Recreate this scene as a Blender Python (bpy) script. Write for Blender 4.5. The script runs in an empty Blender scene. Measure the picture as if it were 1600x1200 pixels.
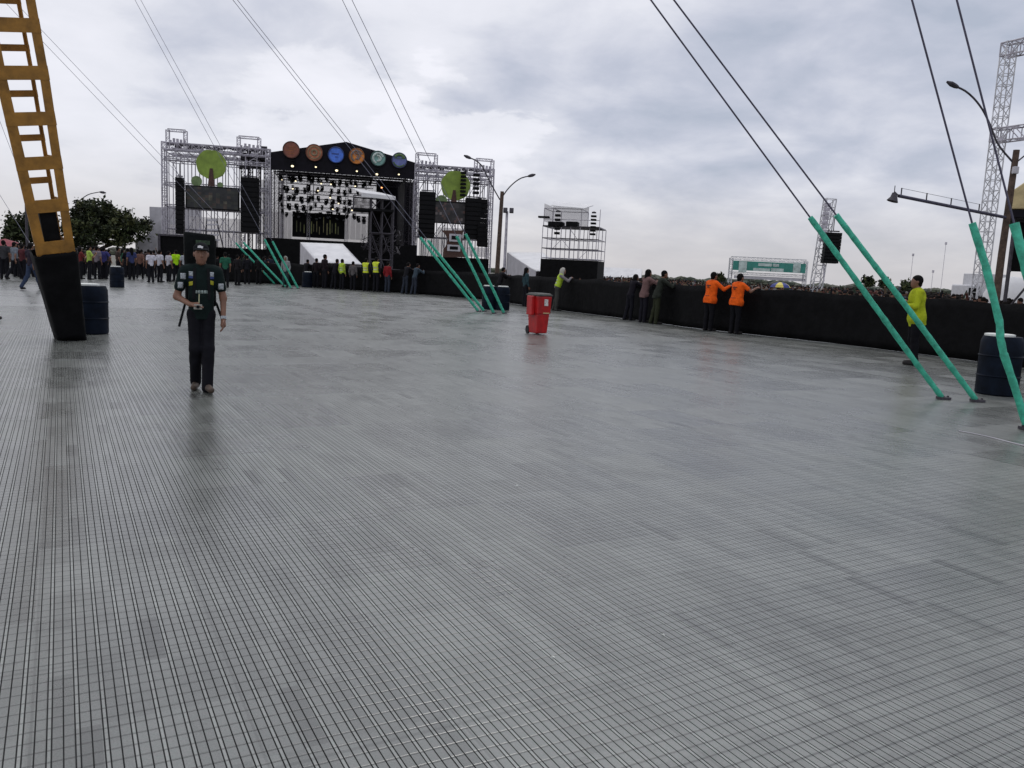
import bpy, bmesh, math, random
import numpy as np
from mathutils import Vector, Matrix
from mathutils.bvhtree import BVHTree

R = math.radians
rnd = random.Random(7)
scene = bpy.context.scene
COL = scene.collection

# ------------------------------------------------------------------ camera
FPX = 1290.0                       # focal length in pixels of a 1600 px wide frame
PITCH, ROLL = R(7.8), R(2.7)
CAM = Vector((0, 0, 1.5))
_F = Vector((0, math.cos(PITCH), -math.sin(PITCH)))
_r = Vector((1, 0, 0)); _u = _r.cross(_F)
RT = _r * math.cos(ROLL) + _u * math.sin(ROLL)
UP = -_r * math.sin(ROLL) + _u * math.cos(ROLL)
cd = bpy.data.cameras.new('camera')
cam = bpy.data.objects.new('camera', cd); COL.objects.link(cam)
cd.sensor_width = 36.0; cd.lens = 36.0 * FPX / 1600.0
cd.clip_start = 0.05; cd.clip_end = 6000
cam.matrix_world = Matrix(((RT.x, UP.x, -_F.x, CAM.x), (RT.y, UP.y, -_F.y, CAM.y),
                           (RT.z, UP.z, -_F.z, CAM.z), (0, 0, 0, 1)))
scene.camera = cam
scene.render.resolution_x, scene.render.resolution_y = 1024, 768

# ------------------------------------------------------------------ sky, sun, exposure
SUN_EL, SUN_AZ = R(58), R(20)      # azimuth measured from +Y towards +X
world = bpy.data.worlds.new("World"); scene.world = world
world.use_nodes = True
def build_sky():
    nt = world.node_tree; N = nt.nodes; L = nt.links
    N.clear()
    def nd(t, **k):
        n = N.new(t)
        for a, b in k.items(): setattr(n, a, b)
        return n
    def math_(op, a, b=None, clamp=False):
        m = nd('ShaderNodeMath', operation=op, use_clamp=clamp)
        for i, v in enumerate((a, b)):
            if v is None: continue
            if isinstance(v, (int, float)): m.inputs[i].default_value = v
            else: L.new(v, m.inputs[i])
        return m.outputs[0]
    out = nd('ShaderNodeOutputWorld')
    sky = nd('ShaderNodeTexSky', sky_type='NISHITA', sun_disc=False)
    sky.sun_elevation = SUN_EL; sky.sun_rotation = SUN_AZ
    bg1 = nd('ShaderNodeBackground'); bg1.inputs[1].default_value = 0.08
    L.new(sky.outputs[0], bg1.inputs[0])
    tc = nd('ShaderNodeTexCoord')
    sep = nd('ShaderNodeSeparateXYZ'); L.new(tc.outputs['Generated'], sep.inputs[0])
    zz = math_('ADD', math_('MAXIMUM', sep.outputs[2], 0.0), 0.27)
    px = math_('DIVIDE', sep.outputs[0], zz); py = math_('DIVIDE', sep.outputs[1], zz)
    cmb = nd('ShaderNodeCombineXYZ'); L.new(px, cmb.inputs[0]); L.new(py, cmb.inputs[1])
    def noise(scale, detail, rough, off, dist=0.0):
        mp = nd('ShaderNodeMapping'); mp.inputs['Location'].default_value = off
        L.new(cmb.outputs[0], mp.inputs[0])
        n = nd('ShaderNodeTexNoise'); n.inputs['Scale'].default_value = scale
        n.inputs['Detail'].default_value = detail; n.inputs['Roughness'].default_value = rough
        n.inputs['Distortion'].default_value = dist
        L.new(mp.outputs[0], n.inputs['Vector']); return n.outputs[0]
    big = noise(1.15, 2, 0.5, (5.3, 1.2, 0.3), 0.25)
    mid = noise(3.6, 6, 0.55, (0.4, 7.2, 1.1), 0.2)
    s = math_('ADD', math_('MULTIPLY', big, 0.60), math_('MULTIPLY', mid, 0.52))
    # a heaped bright cloud low over the stage
    def lobe(d, hw, soft, amp):
        d = Vector(d).normalized()
        dp = nd('ShaderNodeVectorMath', operation='DOT_PRODUCT'); L.new(tc.outputs['Generated'], dp.inputs[0])
        dp.inputs[1].default_value = d
        mr = nd('ShaderNodeMapRange', interpolation_type='SMOOTHSTEP')
        jit = math_('ADD', dp.outputs['Value'], math_('MULTIPLY', math_('SUBTRACT', mid, 0.5), 0.03))
        L.new(jit, mr.inputs[0])
        mr.inputs[1].default_value = math.cos(R(hw + soft)); mr.inputs[2].default_value = math.cos(R(hw))
        mr.inputs[3].default_value = 0; mr.inputs[4].default_value = amp
        return mr.outputs[0]
    for a in LOBES:
        s = math_('ADD', s, lobe(*a))
    side = math_('MULTIPLY', sep.outputs[0], -0.14)
    s = math_('ADD', s, side)
    ramp = nd('ShaderNodeValToRGB'); L.new(s, ramp.inputs[0])
    e = ramp.color_ramp.elements
    e[0].position = 0.315; e[0].color = (0.455, 0.50, 0.605, 1)
    e[1].position = 0.76; e[1].color = (0.93, 0.93, 1.0, 1)
    for p, c in ((0.405, (0.56, 0.59, 0.695, 1)), (0.483, (0.675, 0.695, 0.785, 1)), (0.58, (0.82, 0.83, 0.90, 1))):
        q = e.new(p); q.color = c
    # paler, warmer, calmer towards the horizon
    hz = nd('ShaderNodeMapRange', interpolation_type='SMOOTHSTEP'); L.new(sep.outputs[2], hz.inputs[0])
    hz.inputs[1].default_value = 0.0; hz.inputs[2].default_value = 0.14
    hz.inputs[3].default_value = 0.75; hz.inputs[4].default_value = 0.0
    mx = nd('ShaderNodeMixRGB'); L.new(hz.outputs[0], mx.inputs[0]); L.new(ramp.outputs[0], mx.inputs[1])
    mx.inputs[2].default_value = (0.625, 0.60, 0.605, 1)
    bg2 = nd('ShaderNodeBackground'); bg2.inputs[1].default_value = 1.0
    L.new(mx.outputs[0], bg2.inputs[0])
    ms = nd('ShaderNodeMixShader'); ms.inputs[0].default_value = 0.94
    L.new(bg1.outputs[0], ms.inputs[1]); L.new(bg2.outputs[0], ms.inputs[2])
    L.new(ms.outputs[0], out.inputs[0])
def ray(x, y): return (_F * FPX + RT * (x - 800) - UP * (y - 600)).normalized()
LOBES = [(ray(530, 240), 4.5, 3.0, 0.12), (ray(690, 255), 3.6, 2.0, 0.12), (ray(200, 60), 8, 24, 0.045),
         (ray(1250, 170), 8, 18, -0.05)]
build_sky()
sd = bpy.data.lights.new('sun', 'SUN'); sd.energy = 0.7; sd.angle = R(14); sd.color = (1, 0.97, 0.92)
sun = bpy.data.objects.new('sun', sd); COL.objects.link(sun)
sv = Vector((math.sin(SUN_AZ) * math.cos(SUN_EL), math.cos(SUN_AZ) * math.cos(SUN_EL), math.sin(SUN_EL)))
sun.rotation_euler = sv.to_track_quat('Z', 'Y').to_euler(); sun.location = (0, 20, 60)
vs = scene.view_settings
scene.display_settings.display_device = 'sRGB'
vs.view_transform = 'Standard'; vs.look = 'None'; vs.exposure = 0.0; vs.gamma = 1.0; vs.use_curve_mapping = False

# ------------------------------------------------------------------ measuring helpers
def G(x, y, z=0.0):
    "where the sight line through photo pixel x, y meets the level z"
    d = ray(x, y); return CAM + d * ((z - CAM.z) / d.z)
def V(x, y, Y):
    "where the sight line through photo pixel x, y reaches depth Y"
    d = ray(x, y); return CAM + d * (Y / d.y)
GZ = -0.30                        # the field lies a step below the deck

class Frame:
    def __init__(s, org, yaw):
        s.o = Vector(org); s.yaw = yaw
        s.u = Vector((math.cos(yaw), math.sin(yaw), 0)); s.w = Vector((-math.sin(yaw), math.cos(yaw), 0))
    def P(s, x, y, w=0.0):
        "photo pixel -> frame coordinates on the upright plane at depth w"
        d = ray(x, y); t = ((s.o + s.w * w - CAM).dot(s.w)) / d.dot(s.w)
        p = CAM + d * t - s.o
        return Vector((p.dot(s.u), w, p.z))
    def world(s, p): return s.o + s.u * p[0] + s.w * p[1] + Vector((0, 0, p[2]))
WORLD = Frame((0, 0, 0), 0)

# ------------------------------------------------------------------ materials
def mat(name, col, rough=0.6, metal=0.0, var=0.12, scale=6.0, bump=0.0, bscale=None, emit=0.0, spec=0.5, alpha=1.0):
    m = bpy.data.materials.new(name); m.use_nodes = True
    nt = m.node_tree; N = nt.nodes; L = nt.links; b = N['Principled BSDF']
    b.inputs['Roughness'].default_value = rough; b.inputs['Metallic'].default_value = metal
    b.inputs['Specular IOR Level'].default_value = spec
    if alpha < 1: b.inputs['Alpha'].default_value = alpha
    tc = N.new('ShaderNodeTexCoord')
    n = N.new('ShaderNodeTexNoise'); n.inputs['Scale'].default_value = scale; n.inputs['Detail'].default_value = 5
    n.inputs['Roughness'].default_value = 0.62
    L.new(tc.outputs['Object'], n.inputs['Vector'])
    r = N.new('ShaderNodeValToRGB'); L.new(n.outputs[0], r.inputs[0])
    lo = [max(0, c * (1 - var * 1.6)) for c in col]; hi = [min(1, c * (1 + var * 1.6)) for c in col]
    r.color_ramp.elements[0].position = 0.3; r.color_ramp.elements[0].color = (*lo, 1)
    r.color_ramp.elements[1].position = 0.7; r.color_ramp.elements[1].color = (*hi, 1)
    L.new(r.outputs[0], b.inputs['Base Color'])
    if bump:
        n2 = N.new('ShaderNodeTexNoise'); n2.inputs['Scale'].default_value = bscale or scale * 3
        n2.inputs['Detail'].default_value = 3
        L.new(tc.outputs['Object'], n2.inputs['Vector'])
        bp = N.new('ShaderNodeBump'); bp.inputs['Strength'].default_value = bump; bp.inputs['Distance'].default_value = 0.02
        L.new(n2.outputs[0], bp.inputs['Height']); L.new(bp.outputs[0], b.inputs['Normal'])
    if emit:
        b.inputs['Emission Color'].default_value = (*col, 1); b.inputs['Emission Strength'].default_value = emit
    return m
_mc = {}
def cloth(col, rough=0.85):
    k = tuple(round(c, 3) for c in col)
    if k not in _mc: _mc[k] = mat('cloth', tuple(c * (.8 if max(col) < .03 else 1) for c in col), rough, var=0.16, scale=9, bump=0.5, bscale=14, spec=0.12)
    return _mc[k]
M = dict(
    mast=mat('ochre_paint', (0.33, 0.158, 0.024), 0.5, var=0.22, scale=5, bump=0.15),
    wrap=mat('black_sheeting', (0.0045, 0.0045, 0.005), 0.7, var=0.3, scale=4, bump=0.7, bscale=7, spec=0.10),
    black=mat('black_paint', (0.006, 0.006, 0.007), 0.65, var=0.3, spec=0.14),
    roofblack=mat('black_canvas', (0.007, 0.006, 0.010), 0.6, var=0.3, scale=2, spec=0.15),
    steel=mat('scaffold_steel', (0.46, 0.44, 0.49), 0.5, 0.1, var=0.25, scale=3),
    alu=mat('truss_aluminium', (0.55, 0.55, 0.57), 0.45, 0.4, var=0.2, scale=3),
    dsteel=mat('dark_steel', (0.06, 0.055, 0.065), 0.55, 0.2, var=0.3, spec=0.3),
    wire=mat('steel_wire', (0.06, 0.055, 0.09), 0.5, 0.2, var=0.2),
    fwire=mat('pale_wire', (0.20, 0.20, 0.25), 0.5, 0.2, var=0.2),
    sleeve=mat('green_sleeve', (0.055, 0.45, 0.30), 0.6, var=0.24, scale=12, bump=0.35, bscale=30),
    drum=mat('navy_plastic', (0.0045, 0.008, 0.016), 0.55, var=0.35, scale=4, bump=0.1, spec=0.10),
    lid=mat('white_plastic', (0.72, 0.74, 0.70), 0.5, var=0.1),
    red=mat('red_plastic', (0.42, 0.010, 0.012), 0.38, var=0.18, scale=5, bump=0.05),
    binlid=mat('dark_lid', (0.035, 0.04, 0.033), 0.5, var=0.2),
    rubber=mat('rubber', (0.012, 0.012, 0.016), 0.7),
    sticker=mat('paper_sticker', (0.62, 0.55, 0.52), 0.6, var=0.5, scale=45),
    white=mat('white_canvas', (0.90, 0.90, 0.91), 0.6, var=0.07, scale=1.2, bump=0.2, bscale=3),
    pale=mat('grey_canvas', (0.50, 0.49, 0.52), 0.7, var=0.1, scale=1.5, bump=0.2, bscale=3),
    scrim=mat('grey_scrim', (0.5, 0.49, 0.5), 0.8, var=0.12, scale=0.7),
    cream=mat('cream_tarp', (0.62, 0.50, 0.26), 0.65, var=0.2, scale=2, bump=0.3),
    wood=mat('pole_wood', (0.075, 0.048, 0.034), 0.8, var=0.35, scale=8, bump=0.4),
    bark=mat('bark', (0.045, 0.034, 0.024), 0.9, var=0.35, scale=6, bump=0.5),
    limegreen=mat('leaf_green_board', (0.22, 0.32, 0.045), 0.6, var=0.2, scale=1.3),
    bushgreen=mat('bush_board', (0.17, 0.25, 0.10), 0.6, var=0.25, scale=2),
    brown=mat('brown_board', (0.075, 0.035, 0.025), 0.7, var=0.25),
    skin=mat('skin', (0.20, 0.097, 0.060), 0.55, var=0.10, scale=12),
    hair=mat('dark_hair', (0.006, 0.005, 0.005), 0.8, var=0.3, scale=40, bump=0.4, spec=0.12),
    eye=mat('dark_eye', (0.012, 0.008, 0.007), 0.25),
    lamp_on=mat('lit_lamp', (1.0, 0.85, 0.55), 0.4, var=0.0, emit=1.8),
    lamp_amber=mat('amber_lamp', (1.0, 0.35, 0.12), 0.4, var=0.0, emit=4.0),
    glass=mat('lens_glass', (0.25, 0.26, 0.28), 0.15, var=0.1),
    banner=mat('green_banner', (0.045, 0.26, 0.21), 0.6, var=0.15, scale=1),
    bannerp=mat('banner_print', (0.50, 0.60, 0.57), 0.6, var=0.2, scale=2),
    vanwhite=mat('van_paint', (0.62, 0.62, 0.64), 0.4, var=0.08),
)

# ------------------------------------------------------------------ mesh builder, things and parts
class MB:
    def __init__(s): s.v = []; s.f = []; s.mi = []; s.m = 0
    def add(s, vs, fs):
        o = len(s.v); s.v += [tuple(v) for v in vs]
        for f in fs: s.f.append(tuple(i + o for i in f)); s.mi.append(s.m)
    def box(s, c, size, rot=None):
        hx, hy, hz = (q / 2 for q in size); c = Vector(c)
        vs = [Vector((x, y, z)) for x in (-hx, hx) for y in (-hy, hy) for z in (-hz, hz)]
        if rot: vs = [rot @ v for v in vs]
        s.add([c + v for v in vs], [(0, 1, 3, 2), (4, 6, 7, 5), (0, 4, 5, 1), (2, 3, 7, 6), (0, 2, 6, 4), (1, 5, 7, 3)])
    def bar(s, a, b, w, h, up=(0, 0, 1)):
        "rectangular bar from a to b, w across, h along up"
        a = Vector(a); b = Vector(b); d = (b - a).normalized(); up = Vector(up)
        x = d.cross(up)
        if x.length < 1e-5: x = d.cross(Vector((0, 1, 0)))
        x.normalize(); z = x.cross(d)
        vs = [p + x * (sx * w / 2) + z * (sz * h / 2) for p in (a, b) for sx, sz in ((-1, -1), (1, -1), (1, 1), (-1, 1))]
        s.add(vs, [(3, 2, 1, 0), (4, 5, 6, 7)] + [(i, (i + 1) % 4, (i + 1) % 4 + 4, i + 4) for i in range(4)])
    def tube(s, pts, r, n=6, cap=True):
        pts = [Vector(p) for p in pts]; rs = r if isinstance(r, (list, tuple)) else [r] * len(pts)
        vs = []; prev = None
        for i, p in enumerate(pts):
            d = (pts[min(i + 1, len(pts) - 1)] - pts[max(i - 1, 0)]).normalized()
            if prev is None:
                x = d.orthogonal().normalized()
            else:
                x = (prev - d * prev.dot(d)); x = x.normalized() if x.length > 1e-6 else d.orthogonal().normalized()
            prev = x; y = d.cross(x)
            for k in range(n):
                a = 2 * math.pi * k / n
                vs.append(p + (x * math.cos(a) + y * math.sin(a)) * rs[i])
        fs = []
        for i in range(len(pts) - 1):
            for k in range(n):
                fs.append((i * n + k, i * n + (k + 1) % n, (i + 1) * n + (k + 1) % n, (i + 1) * n + k))
        if cap:
            fs.append(tuple(range(n - 1, -1, -1))); o = (len(pts) - 1) * n; fs.append(tuple(o + k for k in range(n)))
        s.add(vs, fs)
    def lathe(s, prof, n=20, c=(0, 0, 0), cap=True):
        c = Vector(c); vs = []
        for r_, z in prof:
            for k in range(n):
                a = 2 * math.pi * k / n; vs.append(c + Vector((r_ * math.cos(a), r_ * math.sin(a), z)))
        fs = [(i * n + k, i * n + (k + 1) % n, (i + 1) * n + (k + 1) % n, (i + 1) * n + k) for i in range(len(prof) - 1) for k in range(n)]
        if cap:
            fs.append(tuple(range(n - 1, -1, -1))); o = (len(prof) - 1) * n; fs.append(tuple(o + k for k in range(n)))
        s.add(vs, fs)
    def sphere(s, c, r, nu=10, nv=7):
        c = Vector(c); rx, ry, rz = r if isinstance(r, (tuple, list)) else (r, r, r)
        vs = [c + Vector((0, 0, -rz))]
        for j in range(1, nv):
            t = -math.pi / 2 + math.pi * j / nv
            for k in range(nu):
                a = 2 * math.pi * k / nu
                vs.append(c + Vector((rx * math.cos(t) * math.cos(a), ry * math.cos(t) * math.sin(a), rz * math.sin(t))))
        vs.append(c + Vector((0, 0, rz)))
        fs = [(0, 1 + (k + 1) % nu, 1 + k) for k in range(nu)]
        for j in range(nv - 2):
            for k in range(nu):
                a = 1 + j * nu
                fs.append((a + k, a + (k + 1) % nu, a + nu + (k + 1) % nu, a + nu + k))
        t = len(vs) - 1; a = 1 + (nv - 2) * nu
        fs += [(a + k, a + (k + 1) % nu, t) for k in range(nu)]
        s.add(vs, fs)
    def prism(s, poly, ext):
        "polygon (3d points) pushed along ext"
        n = len(poly); ext = Vector(ext)
        vs = [Vector(p) for p in poly] + [Vector(p) + ext for p in poly]
        s.add(vs, [tuple(range(n - 1, -1, -1)), tuple(range(n, 2 * n))] + [(i, (i + 1) % n, (i + 1) % n + n, i + n) for i in range(n)])
    def disc(s, c, r, th, n=32):
        "upright disc facing -y, thickness th towards +y"
        c = Vector(c)
        s.prism([c + Vector((r * math.cos(2 * math.pi * k / n), 0, r * math.sin(2 * math.pi * k / n))) for k in range(n)], (0, th, 0))
    def truss(s, a, b, size, r, bay=None, up=(0, 0, 1), n=5, lace=True):
        a = Vector(a); b = Vector(b); d = b - a; Lh = d.length; d.normalize(); up = Vector(up)
        x = d.cross(up)
        if x.length < 1e-4: x = Vector((1, 0, 0))
        x.normalize(); z = x.cross(d); h = size / 2
        cs = [(-h, -h), (h, -h), (h, h), (-h, h)]
        for cx, cz in cs: s.tube([a + x * cx + z * cz, b + x * cx + z * cz], r, n)
        k = max(1, round(Lh / (bay or size))); st = Lh / k
        for i in range(k + 1):
            p = a + d * (st * i)
            for j in range(4):
                c0 = cs[j]; c1 = cs[(j + 1) % 4]
                s.tube([p + x * c0[0] + z * c0[1], p + x * c1[0] + z * c1[1]], r * 0.6, 4, False)
                if lace and i < k:
                    q = p + d * st; e0, e1 = (c0, c1) if i % 2 else (c1, c0)
                    s.tube([p + x * e0[0] + z * e0[1], q + x * e1[0] + z * e1[1]], r * 0.6, 4, False)
    def scaffold(s, xs, ys, zs, r=0.03, diag=0.25, seed=1, n=5, ledger_y=True):
        q = random.Random(seed)
        for x in xs:
            for y in ys: s.tube([(x, y, zs[0]), (x, y, zs[-1])], r, n)
        for z in zs[1:]:
            for y in ys: s.tube([(xs[0], y, z), (xs[-1], y, z)], r * 0.85, n)
            if ledger_y:
                for x in xs: s.tube([(x, ys[0], z), (x, ys[-1], z)], r * 0.85, n)
        for i in range(len(xs) - 1):
            for j in range(len(zs) - 1):
                for y in (ys[0], ys[-1]):
                    if q.random() < diag:
                        a, b = (xs[i], xs[i + 1]) if q.random() < .5 else (xs[i + 1], xs[i])
                        s.tube([(a, y, zs[j]), (b, y, zs[j + 1])], r * 0.7, n)
    def mesh(s, off=None):
        me = bpy.data.meshes.new('mesh')
        v = s.v if off is None else [(a - off[0], b - off[1], c - off[2]) for a, b, c in s.v]
        me.from_pydata(v, [], s.f)
        if any(s.mi): me.polygons.foreach_set('material_index', s.mi)
        bm = bmesh.new(); bm.from_mesh(me); bmesh.ops.recalc_face_normals(bm, faces=bm.faces); bm.to_mesh(me); bm.free()
        me.update(); return me

def make_mesh_cloth(m, see, through):
    "woven scrim: lets some daylight through its holes and its threads"
    N = m.node_tree.nodes; L = m.node_tree.links; b = N['Principled BSDF']; out = next(n for n in N if n.type == 'OUTPUT_MATERIAL')
    tr = N.new('ShaderNodeBsdfTranslucent'); tr.inputs[0].default_value = (.62, .60, .61, 1)
    tp = N.new('ShaderNodeBsdfTransparent')
    a = N.new('ShaderNodeMixShader'); a.inputs[0].default_value = through; L.new(b.outputs[0], a.inputs[1]); L.new(tr.outputs[0], a.inputs[2])
    c = N.new('ShaderNodeMixShader'); c.inputs[0].default_value = see; L.new(a.outputs[0], c.inputs[1]); L.new(tp.outputs[0], c.inputs[2])
    L.new(c.outputs[0], out.inputs[0])
make_mesh_cloth(M['scrim'], 0.58, 0.65); make_mesh_cloth(M['white'], 0.0, 0.22)
ORG = {}
def tag(o, label=None, cat=None, group=None, kind=None):
    if label: o['label'] = label
    if cat: o['category'] = cat
    if group: o['group'] = group
    if kind: o['kind'] = kind
    return o
def thing(name, label, cat, org=(0, 0, 0), frame=WORLD, group=None, rotz=None):
    o = bpy.data.objects.new(name, None); COL.objects.link(o)
    o.empty_display_size = 0.2
    o.location = frame.world(org); o.rotation_euler = (0, 0, frame.yaw if rotz is None else rotz)
    ORG[o.name] = Vector(org) if rotz is None else Vector((0, 0, 0))
    return tag(o, label, cat, group)
def link(name, me, mats, parent=None, smooth=False, bevel=0.0):
    o = bpy.data.objects.new(name, me); COL.objects.link(o)
    for m in (mats if isinstance(mats, (list, tuple)) else [mats]): me.materials.append(m)
    if smooth:
        for p in me.polygons: p.use_smooth = True
        try: me.set_sharp_from_angle(angle=R(40))
        except Exception: pass
    if bevel:
        b = o.modifiers.new('bevel', 'BEVEL'); b.width = bevel; b.segments = 2; b.limit_method = 'ANGLE'
    if parent: o.parent = parent
    return o
def root_of(o):
    while o.parent: o = o.parent
    return o
def part(name, mb, m, parent, smooth=False, bevel=0.0):
    return link(name, mb.mesh(ORG.get(root_of(parent).name)), m, parent, smooth, bevel)
def solo(name, mb, m, label, cat, org=(0, 0, 0), frame=WORLD, group=None, smooth=False, bevel=0.0):
    "a thing that is one mesh"
    o = link(name, mb.mesh(org), m, None, smooth, bevel)
    o.location = frame.world(org); o.rotation_euler = (0, 0, frame.yaw)
    return tag(o, label, cat, group)
def structure(name, mb, m, kind='structure', smooth=False):
    return tag(link(name, mb.mesh(), m, None, smooth), kind=kind)
def children(o): return [c for c in COL.objects if c.parent == o]
def copy_tree(o, parent=None):
    c = o.copy(); COL.objects.link(c); c.parent = parent
    for ch in children(o): copy_tree(ch, c)
    return c
# ------------------------------------------------------------------ ground, deck
BASE = [(300, 437), (370, 441), (430, 444), (550, 453), (640, 459), (751, 468), (861, 483), (1008, 502), (1095, 514), (1296, 536), (1512, 563), (1640, 581)]
bp = [G(*p) for p in BASE]
d_ = (bp[-1] - bp[-2]).normalized(); bp.append(bp[-1] + d_ * 6); bp.append(bp[-1] + d_ * 8)
def smooth_path(pts, step=0.35):
    P = [pts[0] * 2 - pts[1]] + pts + [pts[-1] * 2 - pts[-2]]; out = []
    for i in range(1, len(P) - 2):
        n = max(2, int((P[i + 1] - P[i]).length / step))
        for k in range(n):
            t = k / n
            out.append(0.5 * ((2 * P[i]) + (P[i + 1] - P[i - 1]) * t + (2 * P[i - 1] - 5 * P[i] + 4 * P[i + 1] - P[i + 2]) * t * t
                              + (3 * P[i] - P[i - 1] - 3 * P[i + 1] + P[i + 2]) * t ** 3))
    out.append(pts[-1]); return out
bpath = smooth_path(bp)
def out_n(i):
    t = (bpath[min(i + 1, len(bpath) - 1)] - bpath[max(i - 1, 0)]).normalized()
    n = Vector((-t.y, t.x, 0)); return n if n.dot(bpath[i] - CAM) > 0 else -n

def field_material():
    m = mat('trodden_field', (0.15, 0.145, 0.12), 0.9, var=0.3, scale=0.25, bump=0.4, bscale=3); return m
mb = MB()
ring = [0, 60, 200, 600, 1500, 4200]; n = 48
vs = [(0, 0, GZ)]
for r_ in ring[1:]: vs += [(r_ * math.cos(2 * math.pi * k / n), r_ * math.sin(2 * math.pi * k / n), GZ) for k in range(n)]
fs = [(0, 1 + k, 1 + (k + 1) % n) for k in range(n)]
for j in range(len(ring) - 2):
    for k in range(n):
        a = 1 + j * n; fs.append((a + k, a + n + k, a + n + (k + 1) % n, a + (k + 1) % n))
mb.add(vs, fs)
structure('ground', mb, field_material())

FLOOR_AZ = math.atan2(92 - 800, FPX)      # ribs of the deck run this way, from +Y towards +X
def deck_material(slots=0.0):
    m = bpy.data.materials.new('ribbed_deck'); m.use_nodes = True
    nt = m.node_tree; N = nt.nodes; L = nt.links; b = N['Principled BSDF']
    def val(v, s, i):
        if isinstance(v, (int, float)): s.inputs[i].default_value = v
        else: L.new(v, s.inputs[i])
    def mt(op, a, c=None, d=None, clamp=False):
        q = N.new('ShaderNodeMath'); q.operation = op; q.use_clamp = clamp
        val(a, q, 0)
        if c is not None: val(c, q, 1)
        if d is not None: val(d, q, 2)
        return q.outputs[0]
    tc = N.new('ShaderNodeTexCoord'); mp = N.new('ShaderNodeMapping'); mp.vector_type = 'POINT'
    mp.inputs['Rotation'].default_value = (0, 0, FLOOR_AZ)
    L.new(tc.outputs['Object'], mp.inputs[0])
    sp = N.new('ShaderNodeSeparateXYZ'); L.new(mp.outputs[0], sp.inputs[0])
    U, W = sp.outputs[0], sp.outputs[1]
    PU, PV = 0.0785, 0.066
    u = mt('DIVIDE', U, PU); v = mt('DIVIDE', W, PV)
    fu = mt('FRACT', u); fv = mt('FRACT', v)
    def groove(f, c, w):           # 1 on the groove, 0 away from it
        d = mt('ABSOLUTE', mt('SUBTRACT', f, c))
        q = N.new('ShaderNodeMapRange'); q.interpolation_type = 'SMOOTHSTEP'; L.new(d, q.inputs[0])
        q.inputs[1].default_value = w * 0.4; q.inputs[2].default_value = w; q.inputs[3].default_value = 1; q.inputs[4].default_value = 0
        return q.outputs[0]
    g = mt('ADD', mt('ADD', groove(fu, 0.06, 0.048), groove(fu, 0.235, 0.048)), groove(fu, 0.645, 0.045), clamp=True)
    cross = groove(fv, 0.5, 0.085)
    rib = groove(fu, 0.147, 0.075)
    def cells(su, sv, ox=0.0):
        cu = mt('FLOOR', mt('DIVIDE', mt('ADD', U, ox), su)); cv = mt('FLOOR', mt('DIVIDE', W, sv))
        c = N.new('ShaderNodeCombineXYZ'); L.new(cu, c.inputs[0]); L.new(cv, c.inputs[1])
        w = N.new('ShaderNodeTexWhiteNoise'); w.noise_dimensions = '2D'; L.new(c.outputs[0], w.inputs['Vector'])
        return w.outputs['Value']
    small = cells(PU, PV * 6); panel = cells(PU * 8, PV * 14, 0.13)
    def noise(sc, det, vec=None, rough=0.6):
        q = N.new('ShaderNodeTexNoise'); q.inputs['Scale'].default_value = sc; q.inputs['Detail'].default_value = det
        q.inputs['Roughness'].default_value = rough
        L.new(vec or tc.outputs['Object'], q.inputs['Vector']); return q.outputs[0]
    big = noise(0.35, 4); mid = noise(2.2, 5); grit = noise(160, 3); speck = noise(520, 2)
    darkt = N.new('ShaderNodeMapRange'); L.new(small, darkt.inputs[0])
    darkt.inputs[1].default_value = 0.0; darkt.inputs[2].default_value = 0.022; darkt.inputs[3].default_value = 0.62; darkt.inputs[4].default_value = 1.0
    k = mt('ADD', 0.235, mt('MULTIPLY', panel, 0.28))
    k = mt('ADD', k, mt('MULTIPLY', small, 0.24))
    k = mt('ADD', k, mt('MULTIPLY', mid, 0.26)); k = mt('ADD', k, mt('MULTIPLY', big, 0.16))
    k = mt('ADD', k, mt('MULTIPLY', mt('SUBTRACT', grit, 0.5), 0.75))
    k = mt('ADD', k, mt('MULTIPLY', mt('SUBTRACT', speck, 0.5), 0.5))
    k = mt('ADD', k, mt('MULTIPLY', rib, 0.42))
    # scuffed and damp patches
    st = N.new('ShaderNodeMapRange'); st.interpolation_type = 'SMOOTHSTEP'; L.new(noise(0.9, 6, None, 0.7), st.inputs[0])
    st.inputs[1].default_value = 0.52; st.inputs[2].default_value = 0.68; st.inputs[3].default_value = 1.0; st.inputs[4].default_value = 0.74
    sc_ = N.new('ShaderNodeMapRange'); L.new(noise(7.0, 4, None, 0.75), sc_.inputs[0])
    sc_.inputs[1].default_value = 0.62; sc_.inputs[2].default_value = 0.72; sc_.inputs[3].default_value = 1.0; sc_.inputs[4].default_value = 0.72
    k = mt('MULTIPLY', mt('MULTIPLY', k, st.outputs[0]), sc_.outputs[0])
    seamv = groove(mt('FRACT', mt('DIVIDE', W, PV * 14)), 0.5, 0.012); seamu = groove(mt('FRACT', mt('DIVIDE', mt('ADD', U, 0.13), PU * 8)), 0.02, 0.010)
    k = mt('MULTIPLY', k, mt('SUBTRACT', 1.0, mt('MULTIPLY', mt('MAXIMUM', seamv, seamu), 0.28)))
    k = mt('MULTIPLY', k, darkt.outputs[0])
    k = mt('MULTIPLY', k, mt('SUBTRACT', 1.0, mt('MULTIPLY', cross, 0.52)))
    if slots: k = mt('MULTIPLY', k, mt('SUBTRACT', 1.0, mt('MULTIPLY', g, slots)))
    tint = N.new('ShaderNodeMixRGB'); tint.inputs[1].default_value = (0.176, 0.215, 0.190, 1); tint.inputs[2].default_value = (0.238, 0.222, 0.215, 1)
    L.new(noise(60, 2), tint.inputs[0])
    vm = N.new('ShaderNodeVectorMath'); vm.operation = 'SCALE'; L.new(tint.outputs[0], vm.inputs[0]); L.new(k, vm.inputs['Scale'])
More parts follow.
